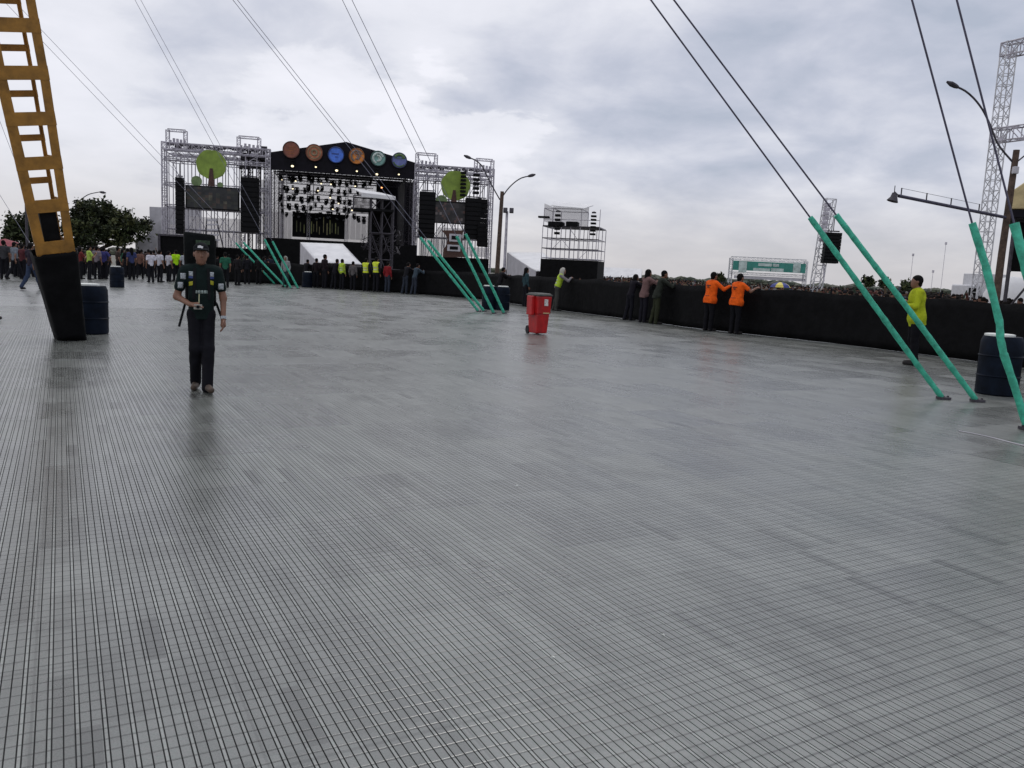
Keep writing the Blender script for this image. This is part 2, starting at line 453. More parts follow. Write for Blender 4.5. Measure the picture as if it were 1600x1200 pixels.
    L.new(vm.outputs[0], b.inputs['Base Color'])
    ro = mt('ADD', 0.16, mt('MULTIPLY', mid, 0.18)); ro = mt('ADD', ro, mt('MULTIPLY', panel, 0.08))
    L.new(ro, b.inputs['Roughness'])
    b.inputs['Specular IOR Level'].default_value = 1.0; b.inputs['IOR'].default_value = 1.52
    hgt = mt('SUBTRACT', mt('MULTIPLY', grit, 0.12), cross)
    bm_ = N.new('ShaderNodeBump'); bm_.inputs['Strength'].default_value = 0.35; bm_.inputs['Distance'].default_value = 0.004
    L.new(hgt, bm_.inputs['Height']); L.new(bm_.outputs[0], b.inputs['Normal'])
    return m
edge = [bpath[i] + out_n(i) * 0.35 for i in range(0, len(bpath), 3)]
poly = [(p.x, p.y, GZ + 0.004) for p in edge] + [(30, -10, GZ + 0.004), (-70, -10, GZ + 0.004), (-70, 66, GZ + 0.004), (-24, 66, GZ + 0.004)]
mb = MB(); mb.prism(poly, (0, 0, -GZ - 0.004 - 0.009)); structure('deck_base', mb, mat('slot_floor', (.10, .102, .10), .8, var=.3, scale=3))
# the deck is laid in strips along the ribs, with open slots between them
PU = 0.0785; du = Vector((math.cos(FLOOR_AZ), -math.sin(FLOOR_AZ), 0)); dv = Vector((math.sin(FLOOR_AZ), math.cos(FLOOR_AZ), 0))
pq = [Vector((p[0], p[1], 0)) for p in poly]; uv = [(p.dot(du), p.dot(dv)) for p in pq]
umin, umax = min(a for a, _ in uv), max(a for a, _ in uv); SLOT = 0.0022
near = MB(); far_ = MB(); NR = 25.0; BL = 4
def spans(uc):
    xs = []
    for (a, b), (c, d) in zip(uv, uv[1:] + uv[:1]):
        if (a > uc) != (c > uc): xs.append(b + (d - b) * (uc - a) / (c - a))
    xs.sort(); return list(zip(xs[::2], xs[1::2]))
def chop(v0, v1, st):
    n_ = max(1, math.ceil((v1 - v0) / st)); return [(v0 + (v1 - v0) * k / n_, v0 + (v1 - v0) * (k + 1) / n_) for k in range(n_)]
for i in range(int(umin / PU) - 1, int(umax / PU) + 2, BL):
    ub = (i + BL / 2) * PU; h = NR * NR - ub * ub; h = math.sqrt(h) if h > 0 else -1
    for s0_, s1_ in spans(ub):
        n0, n1 = max(s0_, -2.5), min(s1_, h)
        if h < 0 or n1 - n0 < .3: n0 = n1 = s0_
        for v0, v1 in ([] if n1 == n0 else chop(n0, n1, .45)):
            for j in range(BL):
                for f0, f1 in ((.06, .235), (.235, .645), (.645, 1.06)):
                    u0, u1 = (i + j + f0) * PU + SLOT, (i + j + f1) * PU - SLOT
                    P = [du * uu + dv * vv + Vector((0, 0, z)) for uu, z in ((u0, -.0085), (u0, 0), (u1, 0), (u1, -.0085)) for vv in (v0, v1)]
                    near.add(P, [(2, 3, 5, 4), (0, 1, 3, 2), (4, 5, 7, 6)])
        for w0, w1 in ([(s0_, s1_)] if n1 == n0 else [(s0_, n0), (n1, s1_)]):
            if w1 - w0 < .02: continue
            for v0, v1 in chop(w0, w1, 2.0):
                u0, u1 = (i + .06) * PU, (i + BL + .06) * PU
                far_.add([du * uu + dv * vv for uu, vv in ((u0, v0), (u1, v0), (u1, v1), (u0, v1))], [(0, 1, 2, 3)])
mb = MB(); mb.add(near.v, near.f); mb.m = 1; mb.add(far_.v, far_.f)
structure('deck', mb, [deck_material(), deck_material(0.55)])

# ------------------------------------------------------------------ crowd barrier in black cloth
t = thing('crowd_barrier', 'long waist-high barrier hung with plain black cloth, curving from stage to right edge', 'barrier', tuple(bpath[len(bpath) // 2]))
mb = MB(); nz = 7; H = 1.32; vs = []; fs = []; s_ = 0
q = random.Random(3); seam = 0
for i, p in enumerate(bpath):
    nrm = out_n(i); s_ += (bpath[i] - bpath[i - 1]).length if i else 0
    top = H + 0.018 * math.sin(s_ * 1.9) + 0.015 * math.sin(s_ * 0.63 + 1) - 0.045 * abs(math.sin(s_ * math.pi / 2.4)) ** 1.5 + 0.02
    for k in range(nz + 1):
        f = k / nz
        wv = (0.028 * math.sin(s_ * 5.1 + 2 * f) + 0.02 * math.sin(s_ * 11.3 + f)) * (1 - 0.7 * f)
        vs.append(p + nrm * (wv - 0.02) + Vector((0, 0, 0.006 + (top - .006) * f)))
for i in range(len(bpath) - 1):
    for k in range(nz): fs.append((i * (nz + 1) + k, (i + 1) * (nz + 1) + k, (i + 1) * (nz + 1) + k + 1, i * (nz + 1) + k + 1))
mb.add(vs, fs)
c = part('cloth', mb, M['wrap'], t, smooth=True)
sm = c.modifiers.new('thickness', 'SOLIDIFY'); sm.thickness = 0.008; sm.offset = 1
mb = MB(); mb.tube([p + out_n(i) * 0.10 + Vector((0, 0, H - 0.06)) for i, p in enumerate(bpath)][::3], 0.024, 6); part('top_rail', mb, M['dsteel'], t)
mb = MB(); acc = 0
for i in range(1, len(bpath)):
    acc += (bpath[i] - bpath[i - 1]).length
    if acc > 2.4:
        acc = 0; mb = MB(); p = bpath[i] + out_n(i) * 0.10; mb.tube([p, p + Vector((0, 0, H - 0.05))], 0.022, 6)
        mb.tube([p + out_n(i) * 0.16 + Vector((0, 0, 0.02)), p + Vector((0, 0, 0.8))], 0.018, 5); part('post', mb, M['dsteel'], t)

# ------------------------------------------------------------------ leaning ochre mast
b0 = G(110, 530); topw = V(9, 0, 12.7)
ax = (topw - b0).normalized()
t = thing('leaning_mast', 'ochre lattice mast leaning to the left, its foot wrapped in black sheeting', 'mast', tuple(b0))
wd = Vector((0.787, 0.62, 0)); wd = (wd - ax * wd.dot(ax)).normalized(); dd = ax.cross(wd)
if dd.y < 0: dd = -dd
def mh(s):
    if s < 1.5: return 0.165 + 0.11 * max(s, 0) / 1.5
    return 0.275 + 0.078 * min(1, max(0, s - 1.5) / 2.6) if s < 9 else 0.353 - 0.2 * (s - 9) / 5
DEP = 0.44
def mp_(s, sx, sd, ex=0.0): return b0 + ax * s + wd * (sx * (mh(s) * (1 - 0.19 * (sd + 1)) + ex)) + dd * (sd * DEP / 2)
sl = [0.05 + i * 0.45 for i in range(31)]
mb = MB()
for sx, cw in ((-1, 0.10), (1, 0.115)):
    for sd in (-1, 1):
        w_ = {(-1, -1): .145, (1, -1): .125, (-1, 1): .055, (1, 1): .055}[(sx, sd)]
        for i in range(len(sl) - 1):
            a = mp_(sl[i], sx, sd) - wd * (sx * w_ / 2); c = mp_(sl[i + 1], sx, sd) - wd * (sx * w_ / 2)
            mb.bar(a, c, w_, 0.03, dd)
        for i in range(len(sl) - 1):   # flange of the angle, along the side face
            off = dd * (-sd * (0.02 if sd < 0 else .02)) - wd * (sx * 0.012)
            mb.bar(mp_(sl[i], sx, sd) + off, mp_(sl[i + 1], sx, sd) + off, 0.022, 0.045 if sd < 0 else 0.04, dd)
part('chords', mb, M['mast'], t)
PIT = 0.655; s0 = 1.62
k = 0
while s0 + k * PIT < 13.4:
    s = s0 + k * PIT
    for ss, hh, sd in ((s, 0.20, -1.06), (s + 0.345, 0.10, 0.93)):
        mb = MB(); a = mp_(ss, -1, sd); c = mp_(ss, 1, sd); mb.bar(a, c, 0.018, hh, ax); part('batten', mb, M['mast'], t)
    for sx in (-1, 1):
        mb = MB(); a = mp_(s, sx, -0.86, -0.012); c = mp_(s, sx, 0.86, -0.012); mb.bar(a, c, 0.016, 0.16, ax); part('side_plate', mb, M['mast'], t)
    k += 1
mb = MB(); rot = Matrix((wd, dd, ax)).transposed()
mb.box(b0 + ax * 1.96, (0.24, 0.26, 0.52), rot); part('junction_box', mb, M['black'], t, bevel=0.01)
mb = MB(); vs = []; fs = []; nn = 28; lv = [0, .15, .3, .5, .7, .9, 1.1, 1.3, 1.46, 1.52]
q = random.Random(5)
for j, s in enumerate(lv):
    for k in range(nn):
        a = 2 * math.pi * k / nn; ca, sa = math.cos(a), math.sin(a)
        e = 0.35; cx = math.copysign(abs(ca) ** e, ca); sy = math.copysign(abs(sa) ** e, sa)
        hw = (mh(s) + 0.045) * (1 + q.uniform(-.03, .03)) ; hd = 0.285 * (1 + q.uniform(-.03, .03))
        p = b0 + ax * s + wd * (cx * hw) + dd * (sy * hd)
        if j == 0: p.z = 0.005
        vs.append(p + ax * (q.uniform(-.02, .02) if j == len(lv) - 1 else 0))
for j in range(len(lv) - 1):
    for k in range(nn): fs.append((j * nn + k, j * nn + (k + 1) % nn, (j + 1) * nn + (k + 1) % nn, (j + 1) * nn + k))
mb.add(vs, fs)
w = part('wrap', mb, M['wrap'], t, smooth=True); q_ = w.modifiers.new('thickness', 'SOLIDIFY'); q_.thickness = 0.01; q_.offset = 1

# ------------------------------------------------------------------ drums
def make_drum(label, loc):
    t = thing('drum', label, 'drum', loc, group='dark drums standing on the deck', rotz=0)
    mb = MB(); R_ = 0.29; prof = [(0.27, 0), (R_, 0.02), (R_, 0.27), (R_ + .015, 0.285), (R_, 0.30), (R_, 0.57), (R_ + .015, .585), (R_, .60), (R_ - .005, .80), (0.262, .86), (0.255, .875)]
    mb.lathe(prof, 28); part('barrel', mb, M['drum'], t, smooth=True)
    mb = MB(); mb.lathe([(0.17, 0.86), (0.205, .876), (0.205, .905), (0.17, .912), (0.0001, .908)], 24, (-0.05, 0, 0)); part('lid', mb, M['lid'], t, smooth=True)
    return t
dr = make_drum('dark blue drum with pale lid behind the kinked green sleeve at right edge', tuple(G(1556, 616)))
for lab, (x, y), sc, rz in (('black drum with white lid against the wrapped foot of the ochre mast', (143, 521), 1, .4),
                        ('dark drum standing alone before the crowd left of the walking man', (183, 449), 1, 1.0),
                        ('navy drum behind the green sleeves, right one of two left of the red bin', (784, 484), 1.08, 2.), ('navy drum behind the green sleeves, left one of two left of the red bin', (764, 483), 1, .9),
                        ('dark drum with pale rim beside the farthest green sleeves', (480, 449), 1, 2.6)):
    c = copy_tree(dr); c['label'] = lab; c.location = G(x, y); c.rotation_euler = (0, 0, rz)

# ------------------------------------------------------------------ red wheeled bin
p = G(840, 522)
RBS = (.72, .74, 1.0)
rb = thing('wheeled_bin', 'bright red wheeled bin with dark lid and white sticker, alone on the deck', 'bin', tuple(p), rotz=R(34))
rb.scale = RBS
mb = MB()
def frus(mb, z0, z1, a0, a1, b0_, b1, yo=0.0):
    vs = []
    for z, a, b in ((z0, a0, b0_), (z1, a1, b1)):
        for cx, cy in ((-1, -1), (1, -1), (1, 1), (-1, 1)): vs.append((cx * a / 2, cy * b / 2 + yo, z))
    mb.add(vs, [(3, 2, 1, 0), (4, 5, 6, 7)] + [(i, (i + 1) % 4, (i + 1) % 4 + 4, i + 4) for i in range(4)])
frus(mb, 0.03, 0.50, 0.43, 0.49, 0.46, 0.56); frus(mb, 0.50, 0.93, 0.53, 0.57, 0.60, 0.66)
part('body', mb, M['red'], rb, bevel=0.025)
mb = MB(); frus(mb, 0.93, 0.965, 0.62, 0.62, 0.70, 0.70); frus(mb, .965, 1.0, .58, .48, .66, .56); part('lid', mb, M['binlid'], rb, bevel=0.012)
mb = MB(); mb.box((-0.345, 0.0, 0.70), (0.13, 0.30, 0.46)); part('side_pocket', mb, M['red'], rb, bevel=0.02)
for sx in (-1, 1):
    mb = MB(); mb.tube([(sx * .20 - .035, .30, .10), (sx * .20 + .035, .30, .10)], 0.10, 16); part('wheel', mb, M['rubber'], rb)
mb = MB(); mb.tube([(-.2, .37, .88), (.2, .37, .88)], .016, 8); mb.tube([(-.2, .30, .88), (-.2, .37, .88)], .016, 6); mb.tube([(.2, .30, .88), (.2, .37, .88)], .016, 6); part('handle', mb, M['red'], rb)
mb = MB(); mb.box((0.05, -.330, .78), (.15, .012, .16), Matrix.Rotation(R(-4), 3, 'X')); part('sticker', mb, M['sticker'], rb)
mb = MB(); mb.box((0.08, -.312, .525), (.24, .022, .022)); part('grip_bar', mb, M['cream'], rb)

# ------------------------------------------------------------------ guy cables with green sleeves
def guy(px0, px1, px2, Y2, label, r_s=0.040, kink=None, ext=1.9, sleeve=True, wire_r=0.011):
    a = G(*px0); c = V(*px2, Y2); d = (c - a); far = a.y > 20
    ds = ray(*px1)                          # point of the cable nearest the sight line through px1
    n = ds.cross(d).cross(ds); tS = (CAM - a).dot(n) / d.dot(n)
    e = a + d * ext
    t = thing('guy_cable', label, 'guy cable', tuple(a), group='guy cables anchored in the deck')
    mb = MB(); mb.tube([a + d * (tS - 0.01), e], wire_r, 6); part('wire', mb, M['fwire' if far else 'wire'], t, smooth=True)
    mb = MB(); mb.box(a + Vector((0, 0, 0.02)), (0.16, 0.12, 0.032)); mb.tube([a + Vector((0, 0, .03)), a + d.normalized() * 0.12], 0.02, 6)
    for bx in (-.06, .06): mb.tube([a + Vector((bx, 0, .03)), a + Vector((bx, 0, .055))], .014, 6)
    part('anchor', mb, M['dsteel'], t)
    if sleeve:
        if kink: pts = [a + d.normalized() * .05] + [V(kx, ky, a.y + (c.y - a.y) * f) for kx, ky, f in kink] + [a + d * tS]
        else:
            pts = [a + d * (tS * f) for f in (0.015, .25, .5, .75, 1)]
            for i in (1, 2, 3): pts[i] = pts[i] + Vector((rnd.uniform(-.012, .012), 0, rnd.uniform(-.012, .012)))
        fine = [x_ for a_, b_ in zip(pts, pts[1:]) for x_ in (a_.lerp(b_, .04), a_.lerp(b_, .3), a_.lerp(b_, .6), a_.lerp(b_, .96))] if kink else smooth_path(pts, 0.08)
        mb = MB(); mb.tube(fine, [r_s * (1 + 0.06 * math.sin(i * 2.1) + rnd.uniform(-.045, .045)) for i in range(len(fine))], 10); part('sleeve', mb, M['sleeve'], t, smooth=True)
    return t
guy((1474, 624), (1268, 338), (1017, 0), 11.4, 'near guy cable whose sleeve foot stands farthest from the big drum')
guy((1527, 628), (1308, 335), (1053, 0), 11.2, 'near guy cable whose straight sleeve foot touches the big right drum')
guy((1606, 672), (1521, 345), (1425, 0), 9.6, 'guy cable with the kinked sleeve passing before the right drum', kink=[(1584, 600, .10), (1568, 552, .16), (1563, 528, .19), (1562, 505, .23), (1540, 415, .42)])
guy((1672, 690), (1581, 350), (1495, 0), 9.3, 'guy cable at the right edge whose sleeve top shows before the wooden pole', r_s=.048)
guy((748, 487), (656, 372), (364, 0), 27.0, 'guy cable left of the navy drum, lower of its slanting pair', wire_r=.010, r_s=.048)
guy((757, 487), (668, 376), (371, 0), 27.0, 'guy cable left of the navy drum, upper of its slanting pair', wire_r=.010, r_s=.048)
guy((772, 490), (716, 368), (535, 0), 26.0, 'guy cable before the navy drum, left of its steep pair', wire_r=.010, r_s=.048)
guy((788, 490), (727, 366), (550, 0), 26.0, 'guy cable before the navy drum, right of its steep pair', wire_r=.010, r_s=.048)
guy((430, 444), (368, 380), (60, 58), 43, 'farthest guy cable by the green shirt, lower of its slanting pair', wire_r=.011, r_s=.054)
guy((447, 449), (379, 380), (65, 47), 43, 'farthest guy cable by the green shirt, upper of its slanting pair', wire_r=.011, r_s=.054)
guy((455, 451), (416, 373), (211, 0), 41, 'farthest guy cable beside the camouflage jacket, left of its steep pair', wire_r=.011, r_s=.054)
guy((466, 451), (428, 376), (220, 0), 41, 'farthest guy cable beside the camouflage jacket, right of its steep pair', wire_r=.011, r_s=.054)
guy((93, 432), (74, 384), (0, 190), 46, 'thin guy cable crossing the sky left of the ochre mast, steeper one', wire_r=.011, ext=1.4)
guy((80, 433), (60, 402), (0, 305), 46, 'thin guy cable low at the left edge, flatter one', wire_r=.011, ext=2.2)

# litter and a cord on the deck
for (x, y), lab in (((864, 1029), 'nearest scrap of pale litter on the deck'), ((1036, 994), 'scrap of pale litter on the deck right of the nearest scrap'), ((808, 760), 'farthest scrap of pale litter, mid deck below the red bin'), ((497, 800), 'scrap of pale litter on the deck at left')):
    p = G(x, y); mb = MB(); a = rnd.uniform(0, 3); ca, sa = math.cos(a), math.sin(a)
    mb.prism([(p.x + ca * .010, p.y + sa * .010, .004), (p.x - sa * .006, p.y + ca * .006, .009), (p.x - ca * .009, p.y - sa * .007, .004), (p.x + sa * .006, p.y - ca * .006, .006)], (0, 0, .003))
    solo('litter', mb, M['lid'], lab, 'litter', tuple(p), group='scraps of litter on the deck')
mb = MB(); mb.tube(smooth_path([G(1498, 674) + Vector((0, 0, .006)), G(1540, 682) + Vector((0, 0, .006)), G(1600, 697) + Vector((0, 0, .006)), G(1720, 722) + Vector((0, 0, .006))], .1), 0.006, 6)
solo('ground_cord', mb, M['pale'], 'thin pale cord lying on the deck below the kinked sleeve', 'cord', tuple(G(1540, 682)))
# ------------------------------------------------------------------ main stage and its wings
so = V(515, 408, 80.0); so.z = GZ
ST = Frame(so, R(12))
S = ST.P
def SV(x, y, w=0.0): return S(x, y, w)
def up(p, z): return Vector((p[0], p[1], z))
XL, XR = S(422, 300)[0], S(648, 300)[0]
zE_l, zE_r = S(424, 236)[2], S(650, 256)[2]
pk = S(541, 221.5); zlo = S(424, 260)[2] - .1
ztop = (zE_l + zE_r) / 2; zbot = (S(424, 260)[2] + S(640, 284)[2]) / 2
DP = 13.0
fl = S(560, 379)[2]
stg = thing('main_stage', 'big concert stage with black gabled roof, lamp rows and a grey backdrop', 'stage', ((XL + XR) / 2, 0, 0), ST)
mb = MB()
mb.prism([(XL, 0, zbot), (XR, 0, zbot), (XR, 0, ztop), (pk[0], 0, pk[2]), (XL, 0, ztop)], (0, 0.25, 0))
part('roof_fascia', mb, M['roofblack'], stg)
mb = MB()
mb.prism([(XL, .25, ztop - .25), (pk[0], .25, pk[2] - .25), (pk[0], .25, pk[2] - .02), (XL, .25, ztop - .02)], (0, DP, 0))
mb.prism([(pk[0], .25, pk[2] - .25), (XR, .25, ztop - .25), (XR, .25, ztop - .02), (pk[0], .25, pk[2] - .02)], (0, DP, 0))
part('roof', mb, M['roofblack'], stg)
mb = MB()
for k in range(5):
    y = 1.2 + k * 2.6; mb.truss((XL, y, zbot + .5), (XR, y, zbot + .5), 0.6, 0.035, 1.0)
part('roof_trusses', mb, M['dsteel'], stg)
mb = MB(); mb.box(((XL + XR) / 2, DP / 2 - .5, fl - .12), (XR - XL + .6, DP, .24)); part('floor', mb, M['black'], stg)
mb = MB(); mb.box(((XL + XR) / 2, -.85, fl / 2), (XR - XL + .5, .08, fl)); part('front_skirt', mb, M['wrap'], stg)
bx0, bx1 = S(420, 300, 13.2)[0], S(588, 300, 13.2)[0]
mb = MB(); nx = 40; vs = []; fs = []
for i in range(nx + 1):
    for j in range(2):
        vs.append((bx0 + (bx1 - bx0) * i / nx, 13.2 + .06 * math.sin(i * 2.3), fl if j == 0 else zbot + 1.0))
for i in range(nx): fs.append((2 * i, 2 * i + 2, 2 * i + 3, 2 * i + 1))
mb.add(vs, fs); o = part('backdrop', mb, M['scrim'], stg, smooth=True); q_ = o.modifiers.new('thickness', 'SOLIDIFY'); q_.thickness = .02
mb = MB()
mb.box(((bx1 + S(655, 300, 11)[0]) / 2, 13.3, (fl + zbot) / 2 + .5), (S(655, 300, 11)[0] - bx1, .06, zbot - fl + 1.0))
mb.box((XR - .9, 5.5, (fl + zbot) / 2), (.10, 10.5, zbot - fl)); part('side_drape', mb, M['roofblack'], stg)
mb = MB()
for x in (XL + .15, XR - .2):
    for y in (.6, 6, 12): mb.truss((x, y, 0), (x, y, zbot + .3), .42, .03, .5)
part('legs', mb, M['dsteel'], stg)
# dark video wall at the back
a, b = S(457, 331, 9.5), S(538, 374, 9.5)
mb = MB(); mb.box(((a[0] + b[0]) / 2, 9.5, (a[2] + b[2]) / 2), (b[0] - a[0], .3, a[2] - b[2])); vw = part('video_wall', mb, M['black'], stg)
mb = MB(); q = random.Random(11)
strk = [mat('screen_streak', c, .4, var=.5, scale=2, emit=.25) for c in ((.10, .11, .035), (.055, .06, .025), (.14, .13, .06))]
x = a[0] + .45
while x < b[0] - .45:
    h = q.uniform(.5, 1.0) * (a[2] - b[2]) * .62; z0 = b[2] + .35 + q.uniform(0, .3); mb.m = q.randrange(3)
    mb.box((x, 9.335, z0 + h / 2), (q.uniform(.04, .12), .02, h)); x += q.uniform(.22, .42)
part('screen_streaks', mb, strk, vw)
# cloth panels left and right of the video wall
for px0, px1, py0, py1 in ((424, 456, 330, 378), (539, 581, 336, 376)):
    p0, p1 = S(px0, py0, 12.4), S(px1, py1, 12.4)
    n_ = 5
    for k in range(n_):
        x0 = p0[0] + (p1[0] - p0[0]) * k / n_; x1 = p0[0] + (p1[0] - p0[0]) * (k + .93) / n_
        mb = MB(); mb.box(((x0 + x1) / 2, 12.4 + .05 * (k % 2), (p0[2] + p1[2]) / 2), (x1 - x0, .04, p0[2] - p1[2])); part('cloth_panel', mb, M['scrim'], stg)
# lamp bars
rows = [(272, 4.0), (287, 5.2), (302, 6.4), (314, 7.6), (327, 8.8)]
mb = MB(); bars = []
for i, (py, w) in enumerate(rows):
    p0, p1 = S(436, py - 3, w), S(583, py + 4, w); z = (p0[2] + p1[2]) / 2
    mb.truss((p0[0], w, z), (p1[0], w, z), .34, .028, .45); bars.append((p0[0], p1[0], w, z))
    for f in (.08, .36, .64, .92):
        x = p0[0] + (p1[0] - p0[0]) * f; mb.tube([(x, w, z), (x, w, zbot + .4)], .03, 5)
part('lamp_bars', mb, M['steel'], stg)
for px in (438, 441, 482, 541):        # upright ladder towers carrying the bars
    mb = MB(); p = S(px, 350, 9.0); mb.truss((p[0], 9.0, fl), (p[0], 9.0, zbot + .4), .28, .025, .4); part('lamp_tower', mb, M['steel'], stg)

def make_lamp(p, lit=None, big=1.0, label='small black stage lamp hanging in the rows over the stage', grp='stage lamps hanging in rows under the roof'):
    t = thing('stage_lamp', label, 'stage lamp', tuple(p), ST, group=grp)
    o_ = Vector(p); mb = MB(); s_ = big
    mb.box(o_ + Vector((0, 0, -.06 * s_)), (.34 * s_, .16 * s_, .12 * s_))
    mb.bar(o_ + Vector((-.19 * s_, 0, -.08 * s_)), o_ + Vector((-.19 * s_, 0, -.46 * s_)), .04 * s_, .1 * s_, (0, 1, 0))
    mb.bar(o_ + Vector((.19 * s_, 0, -.08 * s_)), o_ + Vector((.19 * s_, 0, -.46 * s_)), .04 * s_, .1 * s_, (0, 1, 0))
    part('yoke', mb, M['black'], t)
    mb = MB(); c = o_ + Vector((0, 0, -.38 * s_)); d = Vector((0, -.6, -.8)).normalized()
    mb.tube([c - d * .26 * s_, c - d * .1 * s_, c + d * .26 * s_], [.11 * s_, .155 * s_, .165 * s_], 10); part('head', mb, M['black'], t)
    mb = MB(); mb.tube([c + d * .255 * s_, c + d * .275 * s_], .14 * s_, 10); part('lens', mb, lit or M['glass'], t)
    return t
proto = None; q = random.Random(21)
for ri, (x0, x1, w, z) in enumerate(bars):
    n_ = [15, 14, 15, 14, 17][ri]
    for k in range(n_):
        x = x0 + (x1 - x0) * (k + .5 + q.uniform(-.33, .33)) / n_
        if proto is None: proto = make_lamp((x, w - .1, z - .2)); proto_loc = None; c = proto
        else: c = copy_tree(proto)
        c.location = ST.world((x, w - .1 - q.uniform(0, .4), z - .2 - q.uniform(0, .35))); c.rotation_euler.z = ST.yaw + q.uniform(-.8, .8)
        s_ = q.uniform(.7, 1.2); c.scale = (s_, s_, s_)
names = ['leftmost', 'second from left', 'third from left', 'fourth from left', 'fifth from left', 'rightmost']
lit0 = None
for i, (x, y) in enumerate(((457, 259.6), (493.5, 264), (526, 266.5), (557.5, 270.5), (588.5, 272.5), (623, 275.5))):
    p = S(x, y, -.35); p = p + Vector((0, 0, .55))
    c = make_lamp(p, M['lamp_on'], .95 if i % 2 == 0 else .65, 'glowing warm lamp along the front roof edge, %s of six' % names[i], 'six glowing lamps along the front roof edge')
litq = [(440, 281), (462, 283), (457.5, 295), (502, 287), (517, 288), (516, 309), (529, 318), (520, 327), (550, 328.5), (497, 298), (555, 291), (611, 351), (608, 386)]
lp = None
for i, (x, y) in enumerate(litq):
    w = 3.6 if i < 11 else 1.0
    p = S(x, y, w) + Vector((0, 0, .35))
    if lp is None: lp = make_lamp(p, M['lamp_on'], .6, 'tiny lit lamp among the dark lamps on the stage', 'tiny lit lamps on the stage'); 
    else: c = copy_tree(lp); c.location = ST.world(p)
make_lamp(S(596, 294, 3.2) + Vector((0, 0, .45)), M['lamp_amber'], .7, 'amber lit lamp high before the dark right drape of the stage', 'amber stage lamp')

# six round emblems on the roof edge
EM = [((455, 234), 13.2, (.115, .035, .02), 'dark brown round emblem with orange stripes, leftmost on the stage roof', 'stripes', (.30, .10, .02)),
      ((491, 238.5), 13.2, (.22, .075, .035), 'brown and orange round emblem with a pale ring, second on the stage roof', 'ring', (.26, .20, .12)),
      ((525, 242), 12.4, (.035, .095, .36), 'blue round emblem with a darker bar on the stage roof', 'bar', (.02, .04, .20)),
      ((557.5, 244), 12.2, (.36, .12, .015), 'bright orange round emblem with grey swirl on the stage roof', 'swirl', (.20, .15, .13)),
      ((591, 247.5), 11.6, (.10, .19, .17), 'teal and white round emblem with a swirl on the stage roof', 'swirl', (.55, .62, .58)),
      ((624, 250.5), 11.8, (.07, .085, .20), 'slate blue round emblem with green crescent, rightmost on the stage roof', 'crescent', (.10, .17, .06))]
for (x, y), r_, col, lab, kind, c2 in EM:
    c = S(x, y, -.28); r_ = (S(x + r_, y, -.28) - c).length
    t = thing('round_emblem', lab, 'emblem', tuple(c), ST, group='six round emblems along the stage roof')
    m1 = mat('emblem_ground', tuple(min(1, v * 1.9) for v in col), .5, var=.25, scale=2.5); m2 = mat('emblem_print', c2, .5, var=.25, scale=3); m3 = mat('emblem_rim', tuple(v * .55 for v in col), .5)
    mb = MB(); mb.disc(c, r_, .20, 40); part('disc', mb, m1, t)
    mb = MB(); n = 40
    mb.tube([c + Vector((r_ * .97 * math.cos(2 * math.pi * k / n), -.02, r_ * .97 * math.sin(2 * math.pi * k / n))) for k in range(n + 1)], .045, 6); part('rim', mb, m3, t)
    mb = MB(); y0 = c.y - .03
    def arc(rr, a0, a1, wd_): mb.tube([Vector((c.x + rr * math.cos(R(a)), y0, c.z + rr * math.sin(R(a)))) for a in range(a0, a1 + 1, 12)], wd_, 6)
    if kind == 'stripes':
        for dz, x0, x1 in ((.35, -.2, .7), (.12, -.3, .55), (-.12, -.62, .3), (-.42, -.4, .35)): mb.box((c.x + (x0 + x1) / 2 * r_, y0 + .02, c.z + dz * r_), ((x1 - x0) * r_, .03, .07 * r_))
    elif kind == 'ring': arc(.72 * r_, 0, 360, .05); arc(.3 * r_, 0, 360, .09); mb.box((c.x, y0 + .01, c.z - .3 * r_), (.5 * r_, .03, .1 * r_))
    elif kind == 'bar': mb.box((c.x - .1 * r_, y0 + .02, c.z + .12 * r_), (.9 * r_, .03, .11 * r_)); mb.box((c.x + .05 * r_, y0 + .01, c.z - .25 * r_), (.4 * r_, .03, .08 * r_))
    elif kind == 'swirl': arc(.68 * r_, 20, 250, .10); arc(.36 * r_, -120, 130, .09); mb.box((c.x + .1 * r_, y0 + .01, c.z - .05 * r_), (.12 * r_, .03, .5 * r_))
    else: arc(.7 * r_, 25, 155, .13); mb.box((c.x, y0 + .015, c.z + .25 * r_), (1.5 * r_, .03, .06 * r_)); arc(.8 * r_, 200, 330, .06)
    part('emblem_print', mb, m2, t)

